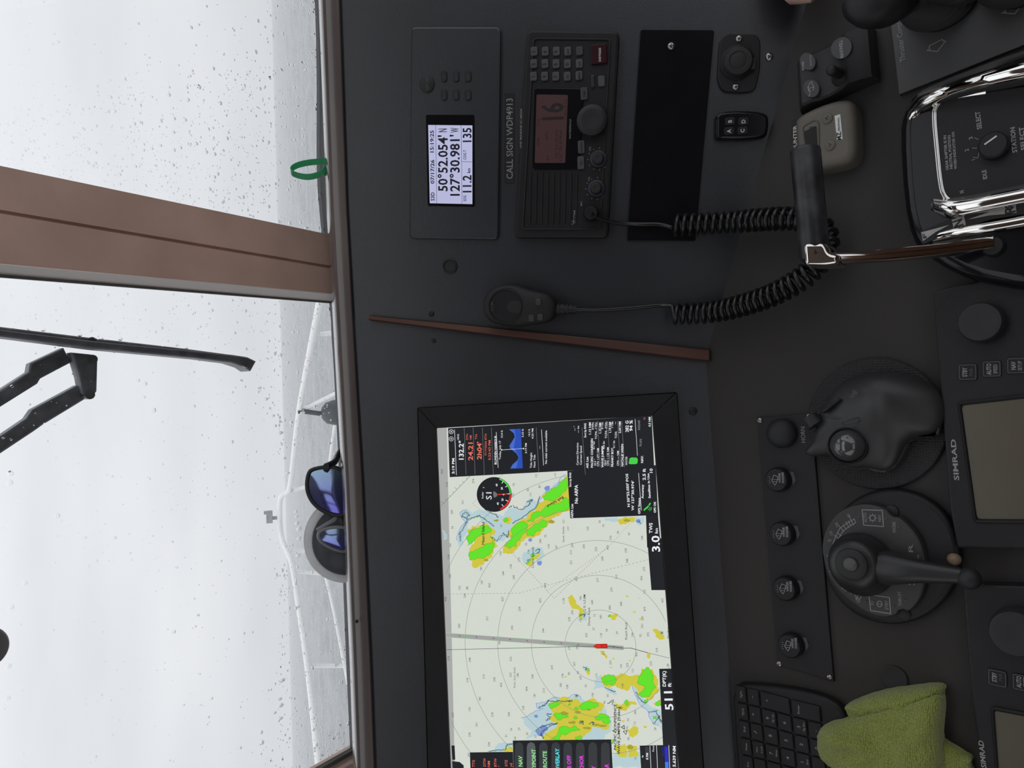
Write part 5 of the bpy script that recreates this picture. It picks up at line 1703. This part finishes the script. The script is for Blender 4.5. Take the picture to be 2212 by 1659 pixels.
m.text(FC, 'GEAR SHIFTER IS IN', zf(532, 425), zf(505, 55), 5.2, hp, True); m.text(FC, 'NEUTRAL POSITION', zf(575, 412), zf(550, 55), 5.2, hp, True); m.text(FC, 'WHEN INDICATOR ON', zf(620, 412), zf(592, 20), 5.2, hp, True)
m.text(FC, 'N', zf(695, 665), zf(690, 635), 8, hp, True); m.text(FC, 'IDLE', zf(940, 518), zf(925, 420), 8, hp, True); m.text(FC, '1', zf(812, 325), zf(808, 300), 7, hp); m.text(FC, '2', zf(745, 225), zf(740, 195), 7.5, hp); m.text(FC, '3', zf(790, 100), zf(782, 65), 7.5, hp)
m.text(FC, 'SELECT', z9(1000, 1535), z9(975, 1325), 9, hp, True); m.text(FC, 'STATION', z5(2010, 1185), z5(1990, 985), 9, hp, True); m.text(FC, 'SELECT', z5(2078, 1165), z5(2060, 985), 9, hp, True)
for a, b_ in (((835, 300), (790, 290)), ((830, 195), (780, 195)), ((845, 105), (805, 85)), ((840, 300), (860, 200))):
    m.line([FC.at(*zf(*a), hp).xy, FC.at(*zf(*b_), hp).xy], .0004, hp)
m.obj('lettering', M_printg, ec, smooth=0)
c = FC.at(*zf(1010, 170), he + .008).xy
k = FC.k(*zf(1010, 170))
MB().lathe([(30 * k, he + .003), (29 * k, he + .011), (25 * k, he + .0125), (8 * k, he + .0125)], c, 32).obj('selector_knob', M_black, ec)
MB().line([FC.at(*zf(915, 155), he + .0125).xy, FC.at(*zf(1035, 70), he + .0125).xy], .0013, he + .0128).obj('knob_pointer', M_print, ec, smooth=0)
# F N R quadrant strip
hq = he + .0035
MB().prism(FC.q([(1988, 500), (2030, 482), (2080, 462), (2140, 448), (2215, 434), (2330, 412), (2330, 440), (2215, 462), (2140, 474), (2085, 490), (2030, 512), (1994, 528)], hq), he - .006, hq).obj('gear_quadrant', M_black, ec)
M_wht = mat('quadrant_white', (.36, .35, .33), rough=.5)
m = MB()
for p in ([(1990, 502), (2051, 486), (2022, 501), (1994, 521)], [(2056, 475), (2082.5, 466), (2086.5, 486), (2060, 493)], [(2091, 474), (2137, 458), (2194, 440), (2196, 460), (2137, 465.5), (2100, 473)]):
    MB().flat(FC.q(p, hq), hq + .0003).obj('gear_mark', M_wht, ec, smooth=0)
m.text(FC, 'F', zf(302, 1145), zf(288, 1090), 6.5, hq + .0006, True).text(FC, 'N', zf(690, 1010), zf(668, 930), 19, hq + .0006, True).text(FC, 'R', zf(1240, 878), zf(1222, 790), 20, hq + .0006, True)
m.obj('gear_letters', M_ink, ec, smooth=0)
# lever
def lv(z, pts, h):
    return [FC.at(*z(*a), h) for a in pts]
ctr = [(2146, 523, .036), (2080, 532, .052), (2000, 542, .074), (1900, 552, .100), (1800, 557, .122)]
rows = []
for x, y, h in smooth_path([Vector(a) for a in ctr], 2):
    w = 12.5 if x > 1900 else 11.5
    a, b_ = FC.at(x, y - w, h), FC.at(x, y + w, h)
    d_ = Vector((0, 0, -.011))
    mid = (a + b_) / 2 + Vector((0, 0, .0022))
    rows.append([a + d_, a, a.lerp(b_, .12) + Vector((0, 0, .0012)), mid, a.lerp(b_, .88) + Vector((0, 0, .0012)), b_, b_ + d_, a + d_])
m = MB().grid(rows)
n8 = 8
m.f += [tuple(range(n8 - 1)), tuple(range(len(m.v) - n8, len(m.v) - 1))]
fix_normals(m.obj('lever_arm', M_chrome, ec, smooth=50))
pv = FC.at(2140, 528, .042)
MB().lathe([(.0085, .020), (.0085, .032), (.007, .035), (.003, .0355)], pv.xy, 24).obj('lever_pivot', M_black, ec)
hp_ = FC.q([(1739, 533), (1745, 526), (1777, 523), (1784, 530), (1790, 546), (1806, 547), (1806, 567), (1780, 572), (1742, 574)], .132)
mh = MB().prism(rnd(hp_, .003, 3), .104, .126, .003, 3)
v0 = min(a_[1] for a_ in mh.v)
mh.v = [(a_[0], a_[1], a_[2] + .44 * (a_[1] - v0)) for a_ in mh.v]
mh.obj('lever_head', M_chrome, ec, smooth=50)
ga, gb = FC.at(1761, 560, .122), FC.at(1739, 322, .122)
gd = (gb - ga)
k = FC.k(1750, 440, .122)
gr_ = 31 * k
MB().tube([ga, ga + gd * .02, ga + gd * .5, ga + gd * .97, ga + gd * .99, ga + gd * 1.005], [gr_ * .92, gr_, gr_ * 1.0, gr_ * 1.02, gr_ * .98, gr_ * .86], 32).obj('grip', mat('worn_black_grip', (.020, .021, .024), rough=.42, vary=.9, scale=60), ec, smooth=50)

# autopilot heads
def autopilot(x, y, to, label, group, full):
    """x, y: upper left corner"""
    F_ = FC
    a = thing('autopilot_control', label, 'autopilot', F_)
    return a
M_lcd = mat('amber_grey_lcd', (.095, .082, .056), rough=.3, vary=.04)
def ap_unit(label, outline, knob_px, btns, lcd_px, logo, chamfer, extra=None):
    a = thing('autopilot_control', label, 'autopilot', FC)
    hA = .016
    MB().prism(rnd(FC.q(outline, hA), .003, 3), 0, hA, .002, 2).obj('housing', M_black, a)
    for ch in chamfer:
        MB().line(FC.q(ch, hA), .0007, hA + .0002).obj('corner_seam', M_ink, a, smooth=0)
    knob(FC, *knob_px, hA - .001, hA + .014, 'course_knob', a, M_dark, .90)
    for bx, by, t1_, t2_ in btns:
        b_ = MB().prism(box_px(FC, bx, by, 37, 37, hA, .14), hA - .001, hA + .0014, .0006).obj('button', M_black, a)
        MB().frame(box_px(FC, bx, by, 35, 35, hA, .14), .0006, hA + .001, hA + .0017).obj('button_rim', M_printd, b_, smooth=0)
        MB().text(FC, t1_, (bx - 2, by), None, 9, hA + .0019, True, 'C', .72).obj('key_print', M_printg, b_, smooth=0)
        MB().text(FC, t2_, (bx + 11, by), None, 7.5, hA + .0019, False, 'C', .75).obj('key_print', M_printd if t2_ == 'PWR' else M_printg, b_, smooth=0)
    MB().frame(rnd(FC.q(lcd_px, hA), .004, 4), .0025, hA - .001, hA + .0025, .001).obj('screen_rim', M_black, a)
    ctr_ = Vector((sum(p[0] for p in lcd_px) / 4, sum(p[1] for p in lcd_px) / 4))
    inner = [tuple(ctr_ + (Vector(p) - ctr_) * .93) for p in lcd_px]
    MB().flat(rnd(FC.q(inner, hA), .003, 3), hA + .0006).obj('screen', M_lcd, a, smooth=0)
    if logo:
        MB().text(FC, 'SIMRAD', logo[0], logo[1], 10, hA + .0004, True).obj('lettering', M_printg, a, smooth=0)
    return a
ap_unit('black autopilot head with large blank amber screen between lever and dial', [(2015, 631), (2060, 618), (2330, 560), (2330, 1185), (2068, 1185), (2052, 1100)], (2120, 697, 47), [(2091, 804, 'STBY', 'PWR'), (2143, 797, 'AUTO', 'SPEED'), (2196, 790, 'NAV', 'SETUP')], [(2068, 870), (2330, 845), (2330, 1130), (2105, 1130), (2098, 1110)][:0] or [(2068, 868), (2330, 838), (2330, 1132), (2104, 1130)], ((2072, 1038), (2064, 948)), [[(2021, 670), (2064, 618)]])
ap_unit('second black autopilot head at the bottom corner with green cloth beside it', [(2079, 1262), (2330, 1268), (2330, 1900), (2155, 1900), (2098, 1500)], (2195, 1365, 55), [(2155, 1464, 'STBY', 'PWR'), (2208, 1474, 'AUTO', 'SPEED')], [(2140, 1524), (2330, 1560), (2330, 1800), (2160, 1800)], ((2131, 1660), (2124, 1600)), [[(2081, 1303), (2125, 1262)]])

# horn and wiper switch plate
sw = thing('switch_plate', 'long black switch plate with a horn button and four wiper knobs', 'switch panel', FC)
MB().prism(FC.q([(1635, 902), (1752, 893), (1801, 1473), (1680, 1436)], .003), 0, .003, .0006).obj('plate', M_black, sw, smooth=0)
for x, y in ((1641, 908), (1747, 899), (1683, 1434), (1792, 1463)):
    screw(FC, x, y, 5.5, sw, .003)
c = FC.at(1685, 936, .010).xy
k = FC.k(1685, 936)
MB().lathe([(31 * k, .003), (31 * k, .009), (29 * k, .011), (27 * k, .012), (24 * k, .0145), (14 * k, .0165), (4 * k, .017)], c, 36).obj('horn_button', M_rubber, sw, smooth=50)
MB().text(FC, 'HORN', (1740, 957), (1738, 921), 9, .0032).obj('lettering', M_printg, sw, smooth=0)
for i, (x, y) in enumerate(((1677, 1036), (1686, 1153), (1694, 1271), (1705, 1394))):
    kn = knob(FC, x + 3, y, 26, .003, .0115, 'wiper_knob', sw, M_black, .86)
    hk = .0121
    m = MB()
    q = lambda pp: [FC.at(x + a, y + b_, hk).xy for a, b_ in pp]
    m.line(q([(-9, -1), (-5, -10), (3, -6), (2, 1), (0, 8), (-3, 12), (-9, 4), (-10, 0), (-9, -1)]), .0006, hk).line(q([(-8, 0), (3, 0)]), .0004, hk).line(q([(2, 1), (7, -1)]), .0005, hk).line(q([(0, 5), (-7, 4)]), .0005, hk)
    for a in range(4):
        m.line(q([(-14 + (a % 2), -6 + a * 4.5), (-16 + (a % 2), -6 + a * 4.5)]), .0005, hk)
    m.text(FC, 'WIPER', (x + 10, y + 7), (x + 9, y - 14), 5, hk, True).text(FC, 'WASHER', (x + 17, y + 8), (x + 16, y - 16), 5, hk, True)
    m.obj('knob_print', M_printg, kn, smooth=0)
    w = MB().flat(FC.q([(x + 28, y - 18), (x + 37, y - 16), (x + 41, y - 2), (x + 42, y + 1), (x + 36, y + 12), (x + 35, y + 4), (x + 34, y - 4)], .003), .0033)
    w.obj('direction_mark', M_printd, sw, smooth=0)

# round woven mat with trackball mouse
mm = MB()
Fp = Frame(C, 1890, 914)
cpx = Fp.at(1890, 914).xy
rp_ = 146 * Fp.k(1890, 914)
def weave_material():
    m = bpy.data.materials.new('woven_fabric')
    m.use_nodes = True
    nt = m.node_tree
    b = nt.nodes['Principled BSDF']
    b.inputs['Roughness'].default_value = .8
    t = nt.nodes.new('ShaderNodeTexCoord')
    v = nt.nodes.new('ShaderNodeTexVoronoi')
    v.inputs['Scale'].default_value = 420
    v.inputs['Randomness'].default_value = .35
    r = nt.nodes.new('ShaderNodeValToRGB')
    r.color_ramp.elements[0].color = (.040, .040, .043, 1)
    r.color_ramp.elements[1].color = (.008, .008, .009, 1)
    bp = nt.nodes.new('ShaderNodeBump')
    bp.inputs['Strength'].default_value = .8
    bp.inputs['Distance'].default_value = .0015
    bp.invert = True
    nt.links.new(t.outputs['Object'], v.inputs['Vector'])
    nt.links.new(v.outputs['Distance'], r.inputs['Fac'])
    nt.links.new(v.outputs['Distance'], bp.inputs['Height'])
    nt.links.new(r.outputs['Color'], b.inputs['Base Color'])
    nt.links.new(bp.outputs['Normal'], b.inputs['Normal'])
    return m
o = MB().lathe([(rp_, 0), (rp_, .003), (rp_ * .985, .0045), (rp_ * .95, .005), (rp_ * .4, .005)], cpx, 64).obj('round_mat', weave_material(), F=Fp, smooth=40)
tag(o, 'round black woven mat under the trackball mouse', 'mat')
tb = thing('trackball_mouse', 'black thumb trackball mouse with shiny grey ball', 'mouse', FC)
out = [(590, 772), (620, 725), (655, 668), (680, 560), (700, 480), (740, 420), (790, 340), (830, 290), (900, 230), (1000, 192), (1150, 172), (1300, 182), (1450, 232), (1560, 300), (1610, 370), (1632, 480), (1605, 570), (1555, 635), (1430, 655), (1350, 700), (1310, 800), (1260, 880), (1190, 918), (1110, 905), (1040, 885), (960, 895), (880, 868), (820, 825), (760, 790), (690, 806), (620, 800)]
M_mouse = mat('matte_graphite', (.030, .030, .032), rough=.42, vary=.1)
base = smooth_loop(Q(FC, z7, out, .018), 1)
top_c = FC.at(*z7(1180, 360), .030).xy
low_c = FC.at(*z7(900, 700), .024).xy
def mouse_h(u, v):
    d1 = (Vector((u, v)) - top_c).length
    return .014 * math.exp(-(d1 / .030) ** 2) - .004 * math.exp(-((Vector((u, v)) - low_c).length / .020) ** 2)
MB().dome(base, .012, .014, 12, 2.8, c=FC.at(*z7(1130, 480), .025).xy, base=.0065, nf=mouse_h).obj('body', M_mouse, tb, smooth=70)
# thumb ledge and lower shell
led = [(1060, 880), (1120, 845), (1180, 780), (1210, 700), (1270, 655), (1420, 640), (1555, 632), (1600, 560), (1590, 640), (1430, 662), (1365, 700), (1320, 810), (1265, 885), (1190, 920), (1110, 910)]
MB().prism(Q(FC, z7, led, .014), .006, .0165, .002).obj('thumb_rest', mat('grey_trim', (.055, .055, .057), rough=.4), tb, smooth=40)
bc = FC.at(*z7(905, 722), .030)
kb_ = FC.k(*z7(905, 722), .030)
rb_ = 39 * kb_
pr_ = [(rb_ * math.cos(a), rb_ * math.sin(a)) for a in [i * PI / 2 / 10 for i in range(-4, 10)]]
bo = MB().lathe([(r, z + .022) for r, z in pr_] + [(rb_ * .03, .022 + rb_)], bc.xy, 40, sx=.92, sy=1.0).obj('ball', mat('grey_pearl_ball', (.12, .12, .125), rough=.10, metal=.5, vary=.15, scale=80), tb, smooth=80)
MB().frame(circ(bc.xy, rb_ * 1.04, 40, rb_ * 1.10), .0018, .018, .0265, .0008).obj('ball_collar', M_black, tb)
m = MB()
for p, w in (([(880, 555), (1000, 515), (1005, 540), (990, 555), (900, 572)], .0006),):
    m.line(Q(FC, z7, p, .031), w, .0318, True)
for p in ([(700, 480), (790, 520), (860, 530)], [(640, 720), (690, 620)], [(880, 870), (960, 892), (1040, 885), (1110, 905)]):
    m.line(Q(FC, z7, p, .027), .0006, .0272)
m.obj('seam', M_ink, tb, smooth=0)
wl = FC.at(*z7(665, 540), .022)
MB().tube([wl + Vector((-.004, -.003, 0)), wl + Vector((.004, .003, 0))], .0075, 20).obj('scroll_wheel', M_dark, tb, smooth=40)
MB().prism(Q(FC, z7, [(720, 470), (850, 375), (870, 385), (740, 485)], .03), .024, .0305, .001).obj('side_button', M_black, tb)
MB().text(FC, 'logi', z7(965, 375), z7(985, 318), 11, .0395).obj('lettering', M_printd, tb, smooth=0)

# steering dial
sd = thing('steering_dial', 'black round steering dial with printed scale and short tiller lever', 'dial', FC)
bs_ = [(1930 + 148 * math.cos(a), 1201 + 146 * math.sin(a)) for a in [i * PI / 28 for i in range(56)]]
MB().prism(FC.q(bs_, .004), 0, .011, .005, 3).obj('base', M_black, sd, smooth=50)
pl_ = [(570, 155), (700, 165), (860, 220), (890, 270), (940, 315), (1010, 315), (1100, 390), (1200, 500), (1270, 620), (1310, 760), (1325, 900), (1325, 1060), (1290, 1230), (1220, 1350), (1120, 1450), (1060, 1420), (1000, 1430), (970, 1490), (830, 1515), (700, 1495), (560, 1430), (400, 1310), (270, 1190), (180, 1060), (120, 900), (80, 700), (100, 540), (160, 400), (260, 270), (400, 190)]
hD = .019
MB().prism(smooth_loop(Q(FC, zd, pl_, hD), 1), .009, hD, .002, 2).obj('scale_plate', mat('charcoal_plate', (.040, .040, .041), rough=.5, vary=.08), sd, smooth=40)
m = MB()
hl = hD + .0003
qd = lambda pp: Q(FC, zd, pp, hD)
for p in ([(568, 228), (808, 235), (822, 428), (585, 410)], [(650, 1243), (893, 1275), (908, 1470), (668, 1430)]):
    m.line(qd(p), .0008, hl, True)
D = lambda t, a, b_, cap: m.text(FC, t, zd(*a), zd(*b_), cap, hl)
D('AUTO', (628, 380), (618, 262), 6.5); D('NAV', (795, 375), (790, 290), 6.5); D('FU', (708, 1370), (704, 1318), 6.5); D('STBY', (880, 1425), (872, 1312), 6.5)
D('WORK', (970, 505), (965, 370), 7); D('THRUST', (1042, 1380), (1030, 1205), 7); D('40', (435, 318), (408, 272), 6); D('20', (300, 430), (270, 375), 7); D('10', (225, 535), (205, 480), 7); D('5', (200, 605), (190, 575), 7); D('0', (175, 790), (172, 765), 6); D('5', (195, 990), (212, 965), 6); D('10', (240, 1050), (268, 1100), 7); D('20', (310, 1160), (368, 1210), 8); D('40', (470, 1290), (520, 1345), 8); D('S', (1200, 1135), (1190, 1065), 15); D('R', (1175, 750), (1170, 640), 9); D('TM', (1250, 815), (1248, 768), 4)
m.line(qd([(692 + 32 * math.cos(a), 325 + 32 * math.sin(a)) for a in [i * PI / 8 for i in range(16)]]), .0008, hl, True)
for i in range(8):
    a = i * PI / 4
    m.line(qd([(692 + 38 * math.cos(a), 325 + 38 * math.sin(a)), (692 + 50 * math.cos(a), 325 + 50 * math.sin(a))]), .0006, hl)
m.line(qd([(775 + 30 * math.cos(a), 1352 + 34 * math.sin(a)) for a in [i * PI / 8 for i in range(16)]]), .0008, hl, True).line(qd([(750, 1352), (798, 1355)]), .0006, hl)
m.line(qd([(212, 655), (240, 570), (300, 450), (380, 390), (470, 340)]), .0007, hl).line(qd([(285, 570), (340, 480), (410, 430), (490, 380), (470, 335)]), .0007, hl)
for a, b_ in (((235, 530), (285, 575)), ((300, 430), (350, 490)), ((370, 370), (410, 440)), ((425, 330), (465, 410)), ((268, 500), (318, 540)), ((340, 410), (375, 455)), ((400, 360), (430, 415))):
    m.line(qd([a, b_]), .0007, hl)
m.line(qd([(350, 1150), (440, 1215)]), .0007, hl).line(qd([(480, 1260), (540, 1295), (560, 1255), (490, 1215), (480, 1260)]), .0007, hl)
for a, b_ in (((450, 1200), (432, 1235)), ((525, 1220), (500, 1290))):
    m.line(qd([a, b_]), .0007, hl)
m.obj('lettering', M_printg, sd, smooth=0)
kc = FC.at(*zd(440, 880), .05)
kk_ = FC.k(*zd(440, 880), .04)
bc_ = FC.at(*zd(560, 880), hD).xy
M_knob = mat('soft_black_knob', (.022, .022, .024), rough=.38, vary=.1)
lean_ = ((kc.x - bc_.x) / .03, (kc.y - bc_.y) / .03)
def leaned(prof, name, m_):
    mb = MB()
    n = 40
    vs, fs = [], []
    for r, z in prof:
        t = (z - hD) / .031
        cx, cy = bc_.x + (kc.x - bc_.x) * t, bc_.y + (kc.y - bc_.y) * t
        for i in range(n):
            a = 2 * PI * i / n
            vs.append((cx + r * math.cos(a), cy + r * math.sin(a), z))
    for k in range(len(prof) - 1):
        for i in range(n):
            fs.append((k * n + i, k * n + (i + 1) % n, (k + 1) * n + (i + 1) % n, (k + 1) * n + i))
    fs += [tuple(range((len(prof) - 1) * n, len(prof) * n)), tuple(range(n - 1, -1, -1))]
    mb.add(vs, fs)
    return mb.obj(name, m_, sd, smooth=50)
leaned([(70 * kk_, hD), (70 * kk_, .024), (64 * kk_, .027), (60 * kk_, .030), (58 * kk_, .040), (52 * kk_, .046), (38 * kk_, .050)], 'dial_knob', M_knob)
leaned([(35 * kk_, .0495), (34 * kk_, .0515), (31 * kk_, .0525), (18 * kk_, .0522)], 'knob_top', M_dark)
leaned([(15 * kk_, .0515), (15 * kk_, .0540), (13 * kk_, .0550), (5 * kk_, .0552)], 'knob_cap', mat('grey_cap', (.075, .075, .075), rough=.45))
la, lbp = FC.at(*zd(520, 885), .036), FC.at(2078, 1244, .036)
MB().tube([la, la.lerp(lbp, .3), la.lerp(lbp, .6), la.lerp(lbp, .9), lbp], [.008, .0150, .0100, .0072, .0062], 20, flat=.85, upv=(0, 0, 1)).obj('tiller_lever', M_knob, sd, smooth=70)
be = FC.at(2094, 1250, .036)
MB().lathe([(.0089 * math.cos(a), .036 + .0089 * math.sin(a)) for a in [(-.49 + .98 * i / 12) * PI for i in range(13)]], be.xy, 24).obj('lever_ball', M_rubber, sd, smooth=70)
c = FC.at(2060, 1208, .012).xy
MB().dome(circ(c, .0050, 20, .0056), .010, .006, 6, 2).obj('beige_peg', mat('beige_peg', (.26, .18, .12), rough=.5), sd, smooth=60)
for x, y in (zd(915, 255), zd(1055, 1470)):
    c = FC.at(x, y, .012).xy
    MB().lathe([(15 * kk_, .009), (15 * kk_, .0125), (12 * kk_, .0135), (4 * kk_, .0138)], c, 24).obj('side_button', M_rubber, sd, smooth=50)
for x, y in (zd(530, 318), zd(857, 332), zd(1008, 436), zd(612, 1322), zd(945, 1380), zd(1078, 1303)):
    c = FC.at(x, y, hD).xy
    MB().lathe([(.0012, hD), (.0009, hD + .0008)], c, 8).obj('indicator_light', M_printd, sd)

# black plug in the console
c = FC.at(1932, 1466, .001).xy
k = FC.k(1932, 1466)
o = MB().lathe([(28 * k, 0), (28 * k, .0015), (26 * k, .002), (8 * k, .0014)], c, 36).obj('blanking_plug', M_rubber, F=FC)
tag(o, 'flat round black blanking plug in the console next to the green cloth', 'plug')

# keyboard
kb2 = thing('keyboard', 'black keyboard with number pad lying below the chart display', 'keyboard', FC)
ko_ = [(1580, 1478), (1640, 1478), (1740, 1492), (1800, 1512), (1828, 1542), (1848, 1600), (1880, 1760), (1880, 1960), (1612, 1960), (1588, 1600)]
MB().prism(smooth_loop(FC.q(ko_, .010), 1), .001, .011, .004, 3).obj('body', M_black, kb2, smooth=50)
DX, DY = [0, 25, 57, 91, 124, 157], [0, 6, 14, 24, 33, 41]
names = {(0, 0): 'PgDn', (0, 1): 'PgUp', (0, 2): 'End', (0, 3): 'Home', (0, 4): 'Ins', (1, 0): '-', (1, 1): '*', (1, 2): '/', (1, 3): 'Num', (2, 0): '+', (2, 1): '9', (2, 2): '8', (2, 3): '7', (3, 1): '6', (3, 2): '5', (3, 3): '4', (4, 0): 'Enter', (4, 1): '3', (4, 2): '2', (4, 3): '1', (5, 1): '.', (5, 2): '0'}
sub = {(2, 1): 'Pg Up', (2, 3): 'Home', (4, 1): 'Pg Dn', (1, 3): 'Lock', (4, 3): 'End'}
hk = .0135
for r in range(6):
    for c_ in range(8):
        if (r, c_) in ((3, 0), (5, 0)):
            continue
        def kp(rr, cc):
            i = int(max(0, min(4, math.floor(rr))))
            f_ = rr - i
            dx = DX[i] + (DX[i + 1] - DX[i]) * f_
            dy = DY[i] + (DY[i + 1] - DY[i]) * f_
            return (1600 + dx + cc * 3.7, 1500 + dy + cc * 38)
        r1 = r + (1.42 if (r, c_) in ((2, 0), (4, 0)) else .42)
        q = [kp(r - .45, c_ - .46), kp(r - .45, c_ + .46), kp(r1 + .03, c_ + .46), kp(r1 + .03, c_ - .46)]
        kb_o = MB().prism(rnd(FC.q(q, hk), .0015, 2), .009, hk, .0008, 1).obj('key', M_black, kb2)
        t = names.get((r, c_))
        if t:
            x, y = kp(r, c_)
            m = MB()
            one = len(t) == 1
            yo = 6 if one else 0
            a_ = (x + (1 if (r, c_) in sub else 3), y + (len(t) * 2.0 if not one else 3))
            b_ = (a_[0] - .5, y - (len(t) * 2.0 if not one else 3))
            m.text(FC, t, a_, b_, 6.5 if one else 4.2, hk + .0002)
            if (r, c_) in sub:
                s_ = sub[(r, c_)]
                m.text(FC, s_, (x + 11, y + len(s_) * 1.9), (x + 10.5, y - len(s_) * 1.9), 4, hk + .0002)
            m.obj('key_print', M_printg, kb_o, smooth=0)

# green microfibre cloth
def cloth_material():
    m = bpy.data.materials.new('green_microfibre')
    m.use_nodes = True
    nt = m.node_tree
    b = nt.nodes['Principled BSDF']
    b.inputs['Roughness'].default_value = .9
    b.inputs['Sheen Weight'].default_value = .3
    t = nt.nodes.new('ShaderNodeTexCoord')
    mp_ = nt.nodes.new('ShaderNodeMapping')
    mp_.inputs['Scale'].default_value = (1.0, 1.6, 1.0)
    v = nt.nodes.new('ShaderNodeTexVoronoi')
    v.inputs['Scale'].default_value = 400
    v.inputs['Randomness'].default_value = .55
    r = nt.nodes.new('ShaderNodeValToRGB')
    r.color_ramp.elements[0].color = (.36, .41, .085, 1)
    r.color_ramp.elements[1].color = (.17, .21, .035, 1)
    bp = nt.nodes.new('ShaderNodeBump')
    bp.inputs['Strength'].default_value = .7
    bp.inputs['Distance'].default_value = .003
    bp.invert = True
    nt.links.new(t.outputs['Object'], mp_.inputs['Vector'])
    nt.links.new(mp_.outputs['Vector'], v.inputs['Vector'])
    nt.links.new(v.outputs['Distance'], r.inputs['Fac'])
    nt.links.new(v.outputs['Distance'], bp.inputs['Height'])
    nt.links.new(r.outputs['Color'], b.inputs['Base Color'])
    nt.links.new(bp.outputs['Normal'], b.inputs['Normal'])
    return m
M_cloth = cloth_material()
gc = thing('cleaning_cloth', 'crumpled lime green microfibre cloth on the keyboard corner', 'cloth', FC)
def cl_noise(a, f):
    return lambda u, v: a * noise.noise(Vector((u * f, v * f, 3.1))) + a * .5 * noise.noise(Vector((u * f * 2.7, v * f * 2.7, 1.7)))
front = [(818, 1300), (822, 1260), (850, 1212), (920, 1190), (1030, 1165), (1150, 1128), (1290, 1085), (1430, 1045), (1560, 1010), (1645, 1000), (1662, 1080), (1650, 1180), (1645, 1300), (1655, 1420), (1660, 1560), (1640, 1800), (1300, 1860), (1000, 1800), (940, 1500), (880, 1460), (825, 1400)]
def jag(p, a, seed):
    R_ = random.Random(seed)
    return [Vector(q) + Vector((R_.uniform(-a, a), R_.uniform(-a, a))) for q in smooth_loop([Vector(q) for q in p], 2)]
MB().dome(Q(FC, z8, jag(front, 2.5, 2), .022), .018, .020, 16, 2.4, c=FC.at(*z8(1280, 1420), .04).xy, base=.012, nf=cl_noise(.011, 26)).obj('front_fold', M_cloth, gc, smooth=80)
backf = [(990, 1085), (1050, 1055), (1150, 1015), (1280, 980), (1420, 960), (1560, 945), (1640, 945), (1668, 962), (1650, 1000), (1655, 1100), (1600, 1160), (1300, 1200), (1100, 1200), (1030, 1165), (1010, 1125)]
MB().dome(Q(FC, z8, jag(backf, 2.0, 3), .016), .010, .016, 12, 2.2, c=FC.at(*z8(1330, 1090), .03).xy, base=.009, nf=cl_noise(.007, 32)).obj('back_fold', M_cloth, gc, smooth=80)
corner = [(1640, 1300), (1700, 1340), (1800, 1400), (1865, 1438), (1835, 1470), (1900, 1600), (1700, 1700), (1600, 1600), (1620, 1420)]
MB().dome(Q(FC, z8, jag(corner, 2.0, 4), .012), .008, .008, 8, 2.0, c=FC.at(*z8(1700, 1470), .02).xy, base=.007, nf=cl_noise(.003, 40)).obj('corner_fold', M_cloth, gc, smooth=80)
